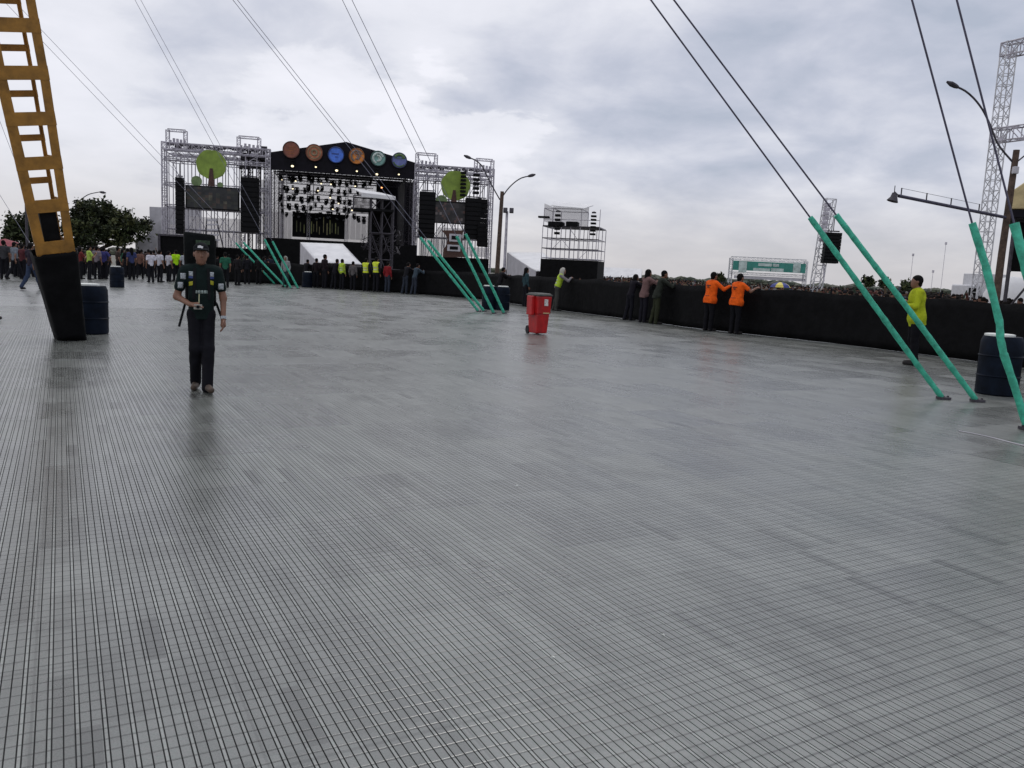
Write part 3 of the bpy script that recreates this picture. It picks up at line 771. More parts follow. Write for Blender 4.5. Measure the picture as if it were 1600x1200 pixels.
# scaffold wings left and right of the roof
def wing(label, x0, x1, ytop0, ytop1, ybase, name_off, frames, levels, ncol, seed):
    a = S(x0, ytop0); b = S(x1, ytop1); zt = (a[2] + b[2]) / 2
    t = thing('scaffold_wing', label, 'scaffold', ((a[0] + b[0]) / 2, 0, 0), ST, group='scaffold wings beside the main stage')
    zs = [0] + [S((x0 + x1) / 2, y)[2] for y in levels] + [zt - .75]
    n_ = ncol; q = random.Random(seed)
    xs = [a[0] + (b[0] - a[0]) * k / n_ for k in range(n_ + 1)]
    mb = MB(); mb.scaffold(xs, [.2, 2.2, 4.2], zs, .05, .3, seed); part('frame', mb, M['steel'], t)
    mb = MB()
    for y in (.2, 4.2): mb.truss((a[0] - .1, y, zt - .35), (b[0] + .1, y, zt - .35), .62, .045, .62)
    for z in zs[2:-1]: mb.truss((a[0], .1, z), (b[0], .1, z), .32, .03, .5)
    for x in (a[0], b[0]): mb.truss((x, .1, 0), (x, .1, zt), .42, .04, .55)
    part('trusses', mb, M['steel'], t)
    for fx0, fx1, fy0, fy1 in frames:
        p0 = S(fx0, fy0, .4); p1 = S(fx1, fy1, .4); mb = MB()
        for x in (p0[0], p1[0]): mb.truss((x, .4, zt - .7), (x, .4, p0[2]), .30, .03, .35)
        mb.truss((p0[0], .4, p0[2]), (p1[0], .4, p0[2]), .22, .028, .35)
        for k in range(5): mb.box((p0[0] + (p1[0] - p0[0]) * (k + .5) / 5, .8, zt + .12 + .1 * (k % 2)), (.2, .2, .3 + .15 * (k % 3)))
        part('hoist_frame', mb, M['steel'], t)
    mb = MB()
    for k in range(n_ * 3):
        x = a[0] + (b[0] - a[0]) * (k + .5) / (n_ * 3); mb.box((x, 1.6 + q.uniform(-.8, .8), zt - .05), (q.uniform(.3, .6), .6, q.uniform(.1, .35)))
    part('roof_clutter', mb, M['dsteel'], t)
    mb = MB(); zb = S((x0 + x1) / 2, ybase)[2]
    mb.box(((a[0] + b[0]) / 2, -.15, zb / 2), (b[0] - a[0], .06, zb)); part('base_skirt', mb, M['wrap'], t)
    return t, xs, zs, zt
wl, wxs, wzs, wzt = wing('tall scaffold wing on the left of the black stage roof', 256, 419, 221, 233, 386, 0, [(262, 290, 203, 222), (373, 405, 214, 232)], [360, 326, 292, 252], 9, 4)
wr, *_ = wing('scaffold wing on the right of the black stage roof', 652, 769, 252, 268, 402, 0, [(652, 681, 240, 256), (744, 769, 249, 265)], [372, 345, 315, 282], 7, 9)
q = random.Random(8)
mb = MB()   # dark inner tower of the left wing, full of cable and lamp clutter
for px in (380, 392, 404, 416):
    p = S(px, 240, 1.5); mb.truss((p[0], 1.5, 0), (p[0], 1.5, wzt - .5), .36, .04, .4)
for k in range(42):
    p = S(q.uniform(374, 418), q.uniform(232, 262), q.uniform(.8, 2.5)); mb.box(p, (q.uniform(.2, .7), .3, q.uniform(.15, .5)))
part('inner_tower', mb, M['dsteel'], wl)
def drape(x0, x1, y0, y1, w, parent, m=None, seed=1):
    a = S(x0, y0, w); b = S(x1, y1, w); q = random.Random(seed); n_ = 18; mb = MB(); vs = []; fs = []
    for i in range(n_ + 1):
        for j in range(7):
            vs.append((a[0] + (b[0] - a[0]) * i / n_, w + .10 * math.sin(i * 1.7 + j * .4) + q.uniform(-.03, .03), b[2] + (a[2] - b[2]) * j / 6))
    for i in range(n_):
        for j in range(6): fs.append((i * 7 + j, i * 7 + 7 + j, i * 7 + 8 + j, i * 7 + j + 1))
    mb.add(vs, fs); o = part('drape', mb, m or M['scrim'], parent, smooth=True); k_ = o.modifiers.new('thickness', 'SOLIDIFY'); k_.thickness = .02
drape(258, 290, 350, 388, 4.6, wl, seed=2); drape(296, 376, 338, 388, 4.6, wl, seed=3); drape(400, 424, 280, 382, 4.7, wl, M['scrim'], 4)
drape(655, 685, 372, 402, 4.6, wr, seed=5); drape(684, 730, 355, 402, 4.6, wr, seed=6); drape(730, 762, 386, 402, 4.6, wr, seed=7)

# round tree signs
def tree_sign(label, c, r_, tr0, tr1, bushes):
    p = S(*c, -.35); rr = (S(c[0] + r_, c[1], -.35) - p).length
    t = thing('tree_sign', label, 'sign', tuple(p), ST, group='green round tree signs on the stage wings')
    mb = MB(); n = 44
    mb.prism([p + Vector((rr * (1 + .02 * math.sin(7 * a)) * math.cos(a), 0, rr * (1 + .02 * math.sin(7 * a)) * math.sin(a))) for a in [2 * math.pi * k / n for k in range(n)]], (0, .15, 0)); part('crown', mb, M['limegreen'], t)
    a, b = S(*tr0, -.40), S(*tr1, -.40)
    mb = MB(); mb.prism([(a[0] - .13, p.y - .06, a[2]), (a[0] + .13, p.y - .06, a[2]), (b[0] + .3, p.y - .06, b[2]), (b[0] - .3, p.y - .06, b[2])], (0, .055, 0)); part('trunk', mb, M['brown'], t)
    for bx, by, br in bushes:
        d = S(bx, by, -.35); b2 = (S(bx + br, by, -.35) - d).length; mb = MB(); mb.disc(d, b2, .12, 24); part('bush', mb, M['bushgreen'], t)
tree_sign('green round tree sign with brown trunk on the left stage wing', (330, 257), 23.5, (330, 263), (330, 291), [(307, 283, 8.5), (344, 289, 4.5)])
tree_sign('green round tree sign partly behind a speaker hang on the right stage wing', (712, 290), 22.5, (710, 297), (709, 318), [(690, 314, 9)])

# line arrays: a hang of speaker boxes each
def array(label, x0, x1, y0, y1, w, bend=0.0, depth=.9, n_=None, grp='speaker hangs on the stage wings', frame=ST, fill=.94, rig=1.2):
    a, b = frame.P(x0, y0, w), frame.P(x1, y1, w); wd_ = abs(b[0] - a[0]); hh = a[2] - b[2]
    n_ = n_ or max(4, int(hh / .42)); c = Vector(((a[0] + b[0]) / 2, w, b[2]))
    t = thing('speaker_array', label, 'speakers', tuple(c), frame, group=grp)
    mb = MB(); mb.bar((c.x - wd_ * .4, w, a[2] + .12), (c.x + wd_ * .4, w, a[2] + .12), .12, .1); mb.tube([(c.x, w, a[2] + .1), (c.x, w, a[2] + rig)], .04, 5); part('rigging', mb, M['dsteel'], t)
    for k in range(n_):
        f = (k + .5) / n_; z = a[2] - hh * f; yo = bend * f ** 2
        mb = MB(); mb.box((c.x, w + yo, z), (wd_, depth, hh / n_ * fill), Matrix.Rotation(-bend * .12 * f, 3, 'X'))
        mb.box((c.x, w + yo - depth / 2 - .012, z), (wd_ * .9, .02, hh / n_ * .76 * fill), Matrix.Rotation(-bend * .12 * f, 3, 'X'))
        part('speaker_box', mb, M['black'], t, bevel=.02)
    return t
array('tall thin black speaker hang left of the dark screen on the left wing', 275, 287.5, 277, 366, -.9)
array('wide black speaker hang between the left screen and the black roof', 378, 404, 277, 364, -.9, depth=1.4)
array('black speaker hang left of the screen on the right wing', 656, 678, 299, 372, -.9, .3)
array('black speaker hang right of the screen on the right wing', 728, 749, 309, 374, -.9, .3)
array('curved slender speaker hang nearest the right end of the stage', 746, 758, 311, 386, -.5, -1.2)
array('short stack of small speakers before the right green tree sign', 720.5, 727, 267, 308, -.9, 0, .5, 7, 'small speaker stacks by the right tree sign', ST, .6, .3)
array('short stack of small speakers right of the right green tree sign', 740, 748, 270, 305, -.5, 0, .5, 5, 'small speaker stacks by the right tree sign', ST, .6, .3)

# side screens
def screen(label, x0, x1, y0, y1, w, seed, cols):
    a, b = S(x0, y0, w), S(x1, y1, w); c = ((a[0] + b[0]) / 2, w, b[2])
    t = thing('video_screen', label, 'screen', c, ST, group='dark video screens on the stage wings')
    mb = MB(); mb.box((c[0], w, (a[2] + b[2]) / 2), (b[0] - a[0], .35, a[2] - b[2])); part('panel', mb, M['black'], t)
    mb = MB(); q = random.Random(seed); ms = [mat('screen_picture', k, .5, var=.5, scale=1.5, emit=.12) for k in cols]
    W_, H_ = b[0] - a[0] - .2, a[2] - b[2] - .2; nx, nz = 14, 8
    for i in range(nx):
        for j in range(nz):
            mb.m = min(len(ms) - 1, int(abs(q.gauss(0, 1.1)) + (1.2 if 2 < j < 5 and i < 7 else 0)))
            mb.box((a[0] + .1 + W_ * (i + .5) / nx, w - .185, b[2] + .1 + H_ * (j + .5) / nz), (W_ / nx, .02, H_ / nz))
    part('picture', mb, ms, t)
screen('wide dark video screen under the left green tree sign', 290, 374, 289, 330, -.5, 3, [(.013, .014, .016), (.022, .024, .02), (.04, .028, .022), (.075, .07, .05)])
screen('dark video screen with a reddish picture on the right stage wing', 679, 727, 314, 351, -.5, 5, [(.014, .013, .014), (.03, .026, .028), (.07, .04, .035), (.14, .12, .12)])
# painted brown trunk board and pale frames below the right screen
o_ = S(709, 402, -1.0)
t = thing('tree_board', 'brown gnarled tree trunk cutout with pale frames below the right screen', 'cutout', tuple(o_), ST)
pts = [(692, 402), (693, 390), (697, 384), (700, 374), (696, 366), (690, 360), (725, 360), (721, 368), (722, 378), (726, 390), (728, 402)]
mb = MB(); mb.prism([S(x, y, -1.0) for x, y in pts], (0, .2, 0)); part('trunk', mb, M['brown'], t)
for x0, x1, y0, y1 in ((702, 720, 365, 378), (699, 719, 382, 393)):
    a, b = S(x0, y0, -1.1), S(x1, y1, -1.1); mb = MB(); W_, H_ = b[0] - a[0], a[2] - b[2]
    mb.box((a[0] + W_ / 2, -1.12, b[2] + H_ / 2), (W_, .08, H_)); fr = part('frame', mb, M['pale'], t)
    mb = MB(); mb.box((a[0] + W_ / 2, -1.17, b[2] + H_ / 2), (W_ * .62, .03, H_ * .5)); part('opening', mb, M['black'], fr)
# step ladder below the left screen
o_ = S(331, 386, -1.4); t = thing('step_tower', 'pale step ladder frame standing before the left stage wing', 'ladder', tuple(o_), ST); mb = MB()
for xa, xb in ((323, 320), (338, 349)): mb.tube([S(xa, 342, -1.4), S(xb, 388, -1.4)], .06, 6)
part('rails', mb, M['dsteel'], t); mb = MB()
for y in (344, 351, 359, 367, 375): a = S(323.5, y, -1.4); b = S(339.5 + (y - 342) * .1, y, -1.4); mb.bar(a, b, .3, .14)
part('steps', mb, M['pale'], t)
# dark box cabin at the left foot, grey block
a, b = S(247, 368, -2.5), S(334, 392, -2.5)
t = thing('equipment_box', 'dark boxy cabin with pale edge at the left foot of the stage', 'cabin', ((a[0] + b[0]) / 2, -2.5, 0), ST)
mb = MB(); mb.box(((a[0] + b[0]) / 2, -1.5, a[2] / 2), (b[0] - a[0], 2, a[2])); part('cabin', mb, M['wrap'], t, bevel=.05)
mb = MB(); mb.bar((a[0], -2.55, a[2] + .08), (b[0], -2.55, a[2] + .08), .3, .16); mb.bar((a[0] + .1, -2.55, 0), (a[0] + .1, -2.55, a[2]), .2, .2, (0, 1, 0)); part('pale_trim', mb, M['dsteel'], t)
p = S(318, 368, -3.4); mb = MB()

# camera tower with white canopy before the right half of the stage
a, b = S(549, 300, -9), S(618, 300, -9); zc = S(584, 309, -9)[2]; zf = S(590, 330, -9)[2]; zb_ = S(590, 322, -9)[2]
t = thing('camera_tower', 'dark scaffold tower under a sloping white canopy in front of the stage', 'tower', ((a[0] + b[0]) / 2, -9, 0), ST)
xa, xb = a[0] + .2, b[0] - .2
xm = S(580, 300, -9)[0]
mb = MB(); mb.scaffold([xm, (xm + xb) / 2, xb], [-10.5, -9, -7.5], [0, zf * .35, zf * .7, zf, zc], .06, .95, 6); mb.scaffold([xa, xm], [-10.3, -7.7], [zf - .1, zc], .05, 0, 3); part('frame', mb, M['dsteel'], t)
mb = MB(); zt_ = S(584, 299, -9)[2]
mb.prism([(xa - .2, -7.3, zt_ + .25), (xb - .9, -7.3, zt_), (xb + .1, -10.9, zc), (xa + .6, -10.9, zc + .15)], (0, 0, .07))
mb.prism([(xa + .6, -10.92, zc + .14), (xb + .1, -10.92, zc), (xb + .1, -10.92, zc - .22), (xa + .6, -10.92, zc - .12)], (0, .03, 0)); part('canopy', mb, M['white'], t)
mb = MB(); mb.box(((xa + xb) / 2, -9, zf), (xb - xa, 3.2, .18)); part('platform', mb, M['black'], t)
mb = MB(); mb.box((xa + (xm - xa) * .5, -7.6, (zf + zc) / 2), (xm - xa, .05, (zc - zf) * .9)); part('back_sheet', mb, M['scrim'], t)
mb = MB(); mb.box(((xm + xb) / 2, -7.4, zf / 2 + .2), (xb - xm + .3, .05, zf)); part('dark_sheet', mb, M['wrap'], t)
mb = MB(); q = random.Random(17)
for k in range(110):       # a thicket of props and cable at its foot
    x = q.uniform(xa + .8, xb + .8); z = abs(q.gauss(0, 1)) * .9 + S(600, 397, -10)[2]; z = min(z, zf); a_ = q.uniform(0, 3.14); l_ = q.uniform(.2, .7)
    if x < xm and z > S(600, 374, -10)[2]: continue
    mb.tube([(x, -10.6 + q.uniform(-.3, 2), z), (x + math.cos(a_) * l_, -10.6 + q.uniform(-.3, 2), z + math.sin(a_) * l_)], .028, 4)
part('props', mb, M['dsteel'], t)

# delay tower with pale roof and black foot
tp = V(888, 425, 56); tp.z = GZ; TW = Frame(tp, R(-14)); T = TW.P
xa, xb = T(846, 400)[0], T(934, 400)[0]; zs = [0, T(890, 404)[2], T(890, 389)[2], T(890, 373)[2], T(890, 354)[2], T(890, 326)[2]]
t = thing('delay_tower', 'grey scaffold tower with thin pale roof and black cloth foot behind the barrier', 'tower', (0, 0, 0), TW)
xs = [xa + (xb - xa) * k / 6 for k in range(7)]
mb = MB(); mb.scaffold(xs, [0, 1.6, 3.2], zs[:-1], .026, .15, 3); mb.scaffold([xs[0], xs[1], xs[4]], [.2, 3.0], zs[-2:], .026, 0, 5); mb.tube([(xs[0], 0, zs[-2] + .45), (xb, 0, zs[-2] + .45)], .022, 5)
mb.tube([(xs[6], 0, zs[2]), (xs[6], 0, zs[5])], .024, 5); part('frame', mb, M['steel'], t)
for z in (zs[2], zs[3], zs[4]):
    mb = MB(); mb.bar((xs[0], -.05, z), (xb, -.05, z), .05, .06); part('ledger', mb, M['dsteel'], t)
mb = MB(); zr = zs[5]; mb.prism([(xs[0] - .1, 3.6, zr + .75), (xs[4] + .2, 3.6, zr + .5), (xs[4] + .2, -.3, zr - .02), (xs[0] + .55, -.3, zr + .12)], (0, 0, .05)); part('roof', mb, M['white'], t)
mb = MB(); mb.box(((xs[0] + xs[4]) / 2, 3.1, (zs[4] + zr) / 2 + .3), (xs[4] - xs[0], .03, zr - zs[4] + .2)); part('back_sheet', mb, M['scrim'], t)
mb = MB(); mb.box((xs[0] + .02, 1.6, (zs[4] + zr) / 2 + .3), (.03, 3.0, zr - zs[4])); part('side_sheet', mb, M['scrim'], t)
mb = MB(); mb.box(((xa + xb) / 2, 1.5, zs[4]), (xb - xa, 3.0, .09)); part('platform', mb, M['dsteel'], t)
mb = MB()
for x0, x1 in ((857, 880), (885, 903)):
    p0, p1 = T(x0, 346, .1), T(x1, 355, .1)
    mb.box(((p0[0] + p1[0]) / 2, .3, (p0[2] + p1[2]) / 2), (p1[0] - p0[0], .8, p0[2] - p1[2]))
part('desk_cases', mb, M['black'], t, bevel=.06)
mb = MB(); zk = T(890, 406)[2]; mb.box(((xa + xb) / 2, -.1, zk / 2), (xb - xa, .06, zk)); mb.box((xa, 1.5, zk / 2), (.06, 3.1, zk)); mb.box((xb, 1.5, zk / 2), (.06, 3.1, zk)); part('skirt', mb, M['wrap'], t)
array('short run of small speakers up the right edge of the delay tower', 924, 930, 335, 369, -.35, 0, .3, 6, 'small speaker runs on the delay tower', TW, .55, .2)
array('short run of small speakers before the left half of the delay tower', 868, 874, 333, 368, -.35, 0, .3, 5, 'small speaker runs on the delay tower', TW, .55, .2)
mb = MB(); p0, p1 = T(842, 339, -.3), T(858, 341, -.3); mb.box(((p0[0] + p1[0]) / 2, -.3, p0[2]), (p1[0] - p0[0], .5, .12)); solo('lamp_tray', mb, M['black'], 'small dark tray sticking out at the left of the delay tower', 'tray', tuple(p0), TW)

# ------------------------------------------------------------------ tents
def gable_tent(label, c, w, d, h, hr, yaw, name='gable_tent', m=None, grp='white event tents'):
    t = thing(name, label, 'tent', tuple(c), group=grp, rotz=yaw); m = m or M['white']
    mb = MB(); mb.prism([(-w / 2, -d / 2, h), (0, -d / 2, hr), (0, -d / 2, hr - .05), (-w / 2, -d / 2, h - .05)], (0, d, 0)); mb.prism([(w / 2, -d / 2, h), (0, -d / 2, hr), (0, -d / 2, hr - .05), (w / 2, -d / 2, h - .05)], (0, d, 0)); part('roof', mb, m, t)
    mb = MB(); mb.prism([(-w / 2, 0, 0), (w / 2, 0, 0), (w / 2, 0, h - .03), (0, 0, hr - .08), (-w / 2, 0, h - .03)], (0, .03, 0)); o = part('end_wall', mb, M['pale'], t); o.location.y = d / 2 - .2
    for sx in (-1, 1):
        mb = MB(); mb.box((sx * (w / 2 - .05), d * .05, h / 2 - .02), (.03, d * .82, h - .06)); part('side_wall', mb, m, t)
    mb = MB()
    for sx in (-1, 1):
        for sy in (-1, 1): mb.tube([(sx * (w / 2 - .08), sy * (d / 2 - .05), 0), (sx * (w / 2 - .08), sy * (d / 2 - .05), h)], .04, 6)
    part('poles', mb, M['dsteel'], t); return t
def mono_tent(label, hi0, hi1, lo1, lo0, Yh, Yl, grp='white event tents'):
    A, B = V(*hi0, Yh), V(*hi1, Yh); C, D = V(*lo1, Yl), V(*lo0, Yl); D.z = C.z = (C.z + D.z) / 2
    t = thing('event_tent', label, 'tent', (A.x, (Yh + Yl) / 2, GZ), group=grp); th = Vector((0, .02, -.05))
    n_ = 8; mb = MB(); vs = []
    for i in range(n_ + 1):
        for j in range(n_ + 1):
            u_, v_ = i / n_, j / n_; p = (A * (1 - u_) + B * u_) * (1 - v_) + (D * (1 - u_) + C * u_) * v_; p.z -= .10 * math.sin(math.pi * v_) * (1 + .3 * math.sin(u_ * 12)); vs.append(p)
    mb.add(vs, [(i * (n_ + 1) + j, (i + 1) * (n_ + 1) + j, (i + 1) * (n_ + 1) + j + 1, i * (n_ + 1) + j + 1) for i in range(n_) for j in range(n_)])
    o = part('roof', mb, M['white'], t, smooth=True); k_ = o.modifiers.new('thickness', 'SOLIDIFY'); k_.thickness = .015
    for P, Q in ((A, D), (B, C)):
        mb = MB(); mb.prism([P + th, Q + th, (Q.x, Q.y, GZ), (P.x, P.y, GZ)], (.03, 0, 0)); part('end_wall', mb, M['pale'], t)
    mb = MB(); mb.prism([A + th, B + th, (B.x, B.y, GZ), (A.x, A.y, GZ)], (0, .03, 0)); part('back_wall', mb, M['pale'], t)
    for P in (A, B, C, D):
        mb = MB(); mb.tube([(P.x, P.y - .02, GZ), P + th], .035, 6); part('pole', mb, M['dsteel'], t)
mono_tent('white lean-to tent behind the dark row of people before the stage', (469, 378.5), (536, 381), (566, 412), (497, 411), 60.5, 55.5)
mono_tent('white lean-to tent between the street lamp and the delay tower', (793, 394), (848, 394.5), (893, 425), (838, 424.5), 71, 60.5)
p = V(968, 424, 150); p.z = GZ
gable_tent('low pale tent far away right of the delay tower', p, 5, 8, 1.6, 3.2, R(80))
# dome tent at right
p = V(1580, 462, 34); p.z = GZ; mb = MB(); mb.lathe([(1.05, 0), (1.05, 1.3), (1.0, 1.8), (.78, 2.2), (.42, 2.45), (.001, 2.52)], 24, p); solo('dome_tent', mb, M['white'], 'rounded white tent behind the wooden pole at the right edge', 'tent', tuple(p), smooth=True)
# pale cloth hall behind the tree
p = V(247, 400, 96); p.z = GZ; a = V(236, 323, 96); b = V(262, 400, 96)
mb = MB(); mb.box((p.x + 1.5, 97.5, (a.z + GZ) / 2), (b.x - a.x + 3, 3, a.z - GZ)); e = V(212, 375, 95.8); f = V(236, 400, 95.8)
mb.prism([(e.x, 95.7, GZ), (a.x, 95.7, GZ), (a.x, 95.7, e.z + .9), (e.x, 95.7, e.z)], (0, 2.4, 0))
solo('cloth_hall', mb, M['pale'], 'tall pale cloth-clad block between the tree and the left stage wing', 'tent', tuple(p))

# ------------------------------------------------------------------ street lamps, poles
def lamp_head(mb, p, d, L_=.62):
    d = Vector(d).normalized(); p = Vector(p); mb.tube([p, p + d * L_ * .25, p + d * L_ * .6, p + d * L_], [.12 * L_, .19 * L_, .21 * L_, .08 * L_], 8)
p = G(776, 440); Yp = 46.0; p = V(776, 420, Yp); p.z = GZ; top = V(782, 299, Yp); top.x = p.x + .12
t = thing('street_lamp', 'wooden street lamp pole with two long curved arms behind the barrier', 'street lamp', tuple(p)); mb = MB(); mb.tube([p, (p + top) / 2, top], [.14, .12, .10], 10); part('pole', mb, M['wood'], t, smooth=True)
for pts in ([(782, 312), (793, 296), (804, 285), (815, 278), (825, 275.5)], [(781, 312), (772, 296), (763, 279), (752, 258), (742, 250), (736, 247.5)]):
    q_ = [V(x, y, Yp) for x, y in pts]; mb = MB(); mb.tube(smooth_path(q_, .15), .035, 6); arm = part('arm', mb, M['dsteel'], t, smooth=True)
    mb = MB(); lamp_head(mb, q_[-1], q_[-1] - q_[-2], .42); part('lamp_head', mb, M['dsteel'], arm, smooth=True)
p = V(788, 425, 60); p.z = GZ; top = V(791, 330, 60)
t = thing('floodlight_pole', 'thin grey pole with two floodlights right of the wooden street lamp', 'light pole', tuple(p)); mb = MB(); mb.tube([p, (p.x, p.y, top.z)], [.12, .09], 8); part('pole', mb, M['steel'], t, smooth=True)
for dx in (-.12, .32):
    mb = MB(); mb.box((p.x + dx, p.y - .15, top.z + .05), (.3, .22, .34), Matrix.Rotation(R(-20), 3, 'X')); part('floodlight', mb, M['dsteel'], t, bevel=.03)
p = V(43, 395, 70); p.z = GZ; top = V(41, 282, 70)
t = thing('street_lamp', 'thin dark lamp pole rising behind the tree left of the ochre mast', 'street lamp', tuple(p)); mb = MB(); mb.tube([p, (p.x, p.y, top.z)], [.13, .09], 8); part('pole', mb, M['dsteel'], t)
p = V(120, 395, 110); p.z = GZ; top = V(120, 318, 110)
t = thing('street_lamp', 'distant lamp whose curved arm shows just above the big tree', 'street lamp', tuple(p)); mb = MB(); mb.tube([p, (p.x, p.y, top.z)], [.14, .1], 8); part('pole', mb, M['dsteel'], t)
q_ = [V(x, y, 110) for x, y in ((120, 318), (126, 312), (138, 304), (150, 301), (156, 300))]; mb = MB(); mb.tube(smooth_path(q_, .3), .06, 6); lamp_head(mb, q_[-1], (1, 0, -.1), .8); part('arm', mb, M['dsteel'], t)

# utility pole with lamp arm and long boom, right edge
Yp = 24.0; p = V(1556, 470, Yp); p.z = GZ; top = V(1580, 234, Yp)
t = thing('utility_pole', 'brown wooden utility pole with curved lamp arm and long boom, right edge', 'utility pole', tuple(p))
mb = MB(); mb.tube([p, (p * .5 + Vector((p.x, p.y, top.z)) * .5), (p.x + .05, p.y, top.z)], [.115, .10, .085], 12); part('pole', mb, M['wood'], t, smooth=True)
px_ = p.x + .04
q_ = [Vector((px_, Yp, V(1574, 256, Yp).z))] + [V(x, y, Yp) for x, y in ((1560, 226), (1547, 195), (1535, 171), (1521, 153), (1508, 142), (1497, 136.5))]
mb = MB(); mb.tube(smooth_path(q_, .12), .028, 8); arm = part('lamp_arm', mb, M['dsteel'], t, smooth=True)
mb = MB(); lamp_head(mb, q_[-1], q_[-1] - q_[-2] + Vector((0, 0, -.0)), .36); part('lamp_head', mb, M['dsteel'], arm, smooth=True)
mb = MB(); mb.tube([(px_, Yp, V(1585, 256, Yp).z), V(1600, 244, Yp), V(1640, 215, Yp)], .022, 6); part('arm', mb, M['dsteel'], t)
mb = MB(); c = V(1586.5, 266, Yp - .1); mb.box(c, (.14, .14, .2)); part('meter_box', mb, M['pale'], t, bevel=.02)
e0 = Vector((px_, Yp, V(1566, 340, Yp).z)); e1 = V(1404, 306, Yp - 1.5)
mb = MB(); mb.tube([e0, e1], .045, 8); bo = part('boom', mb, M['wire'], t)
mb = MB()
for f in (.02, .24, .46, .72): c = e1 + (e0 - e1) * f; mb.tube([c, c + Vector((0, 0, .22))], .018, 5)
mb.tube([e1 + (e0 - e1) * f + Vector((0, 0, .21)) for f in (.02, .24, .46, .72)], .006, 4); part('spikes', mb, M['dsteel'], bo)
mb = MB(); c = e1 + Vector((-.12, 0, -.02)); mb.tube([e1, c + Vector((0, 0, .12))], .02, 5); mb.tube([c + Vector((0, 0, .10)), c + Vector((0, 0, -.02)), c + Vector((-.03, 0, -.13))], [.05, .09, .15], 12); mb.tube([c + Vector((0, 0, .28)), c + Vector((0, 0, .1))], .012, 5); part('floodlight', mb, M['dsteel'], bo)

# tarp tower behind the utility pole
tq = V(1576, 310, 25.5); tq.z = GZ; TT = Frame(tq, -math.atan2(tq.x, tq.y)); Q = TT.P
t = thing('tarp_tower', 'dark scaffold tower with a cream tarp roof cut by the right edge', 'tower', (1.8, .5, 0), TT)
z0, z1, z2 = Q(1590, 345)[2], Q(1590, 334)[2], Q(1598, 284)[2]; zl = Q(1590, 424)[2]
mb = MB(); mb.scaffold([.25, 1.9, 3.6], [.1, 2.5], [0, 1.2, z0, z1 + .1], .05, .6, 2); part('frame', mb, M['dsteel'], t)
mb = MB(); mb.prism([(.05, -.2, z1 + .12), (.02, -.2, z1 + .62), (.42, -.2, z2 + .02), (2.2, -.2, z2 + .75), (4, -.2, z2 + .1), (4, -.2, z1 + .12)], (0, 3.2, 0)); part('tarp', mb, M['cream'], t, bevel=.04)
mb = MB(); mb.box((1.95, 1.3, z1 - .02), (4.0, 3.2, .22)); part('platform', mb, M['roofblack'], t)
mb = MB(); mb.box((2.1, .3, (z0 + zl) / 2), (3.7, .06, z0 - zl)); part('front_sheet', mb, M['wrap'], t)
mb = MB(); mb.box((.28, 1.3, (z0 + zl) / 2), (.06, 1.9, z0 - zl)); part('side_sheet', mb, M['wrap'], t)

# aluminium lattice gantry at right
Yg = 38.0; g0 = V(1545, 440, Yg); g0.z = GZ; g1 = V(1569, 66, Yg)
t = thing('truss_gantry', 'tall pale lattice truss tower with two crossbars behind the utility pole', 'truss tower', tuple(g0))
gx = (V(1545, 400, Yg).x + g1.x) / 2
mb = MB(); mb.truss((gx, Yg, GZ), (gx, Yg, g1.z), .46, .030, .46, (0, 1, 0)); part('tower', mb, M['alu'], t); mb = MB(); mb.truss((gx + 4.2, Yg - 9, GZ), (gx + 4.2, Yg - 9, g1.z), .46, .03, .46, (0, 1, 0)); part('tower', mb, M['alu'], t)
mb = MB(); zt = g1.z - .3; mb.truss((gx - .08, Yg + .2, zt), (gx + 4.3, Yg - 9.2, zt), .55, .036, .55); part('crossbar', mb, M['steel'], t)
zt = V(1562, 212, Yg).z; mb = MB(); mb.truss((gx - .08, Yg + .2, zt), (gx + 4.3, Yg - 9.2, zt), .55, .036, .55); part('crossbar', mb, M['steel'], t)

# delay mast with speaker, green banner
Yd = 72.0; a = V(1274, 442, Yd); a.z = GZ; b = V(1297, 311, Yd); c = V(1272, 440, Yd)
t = thing('speaker_mast', 'pale lattice mast behind the green sleeves', 'mast', tuple(a)); mb = MB(); mb.truss(a, b, .80, .05, .7, (0, 1, 0)); part('lattice', mb, M['alu'], t)
mb = MB(); q = random.Random(4)
for k in range(9): f = .62 + .04 * k; p = a + (b - a) * f; mb.box(p + Vector((-.3, -.45, 0)), (.5, .25, .3))
part('lamps', mb, M['steel'], t)
p0 = V(1287, 462, 71); mb = MB(); mb.tube([V(1287, 440, 70.8), V(1288, 412, 70.8)], .06, 6); o = part('stay', mb, M['steel'], t)
DF = Frame((V(1298, 412, 71).x, 70.6, GZ), 0)
array('black speaker hang swaying from the pale lattice mast right of the banner', 1290, 1309, 363, 412, 0, .25, .7, 9, 'speaker hang on the lattice mast', DF)
Yb = 95.0; p = V(1203, 430, Yb); p.z = GZ
t = thing('banner_sign', 'wide green banner with pale panels on a frame beyond the crowd', 'banner', tuple(p))
def bp4(x0, x1, y0, y1, w, th): 
    a = V(x0, y0, Yb + w); b = V(x1, y1, Yb + w); return ((a.x + b.x) / 2, Yb + w, (a.z + b.z) / 2), (abs(b.x - a.x), th, abs(a.z - b.z))
mb = MB(); mb.box(*bp4(1146, 1258, 407, 427, 0, .1)); part('sheet', mb, M['banner'], t)
for r_ in ((1155, 1166, 408, 426), (1240, 1250, 410, 427), (1185, 1206, 411, 416.5), (1208, 1217, 412, 417), (1177, 1203, 418.5, 424.5), (1205, 1224, 419, 425)):
    mb = MB(); mb.box(*bp4(*r_, -.08, .03)); part('print', mb, M['bannerp'], t)
mb = MB(); a = V(1144, 403, Yb); b = V(1261, 407, Yb)
for x in (a.x, b.x): mb.truss((x, Yb + .3, GZ), (x, Yb + .3, a.z), .35, .035, .5)
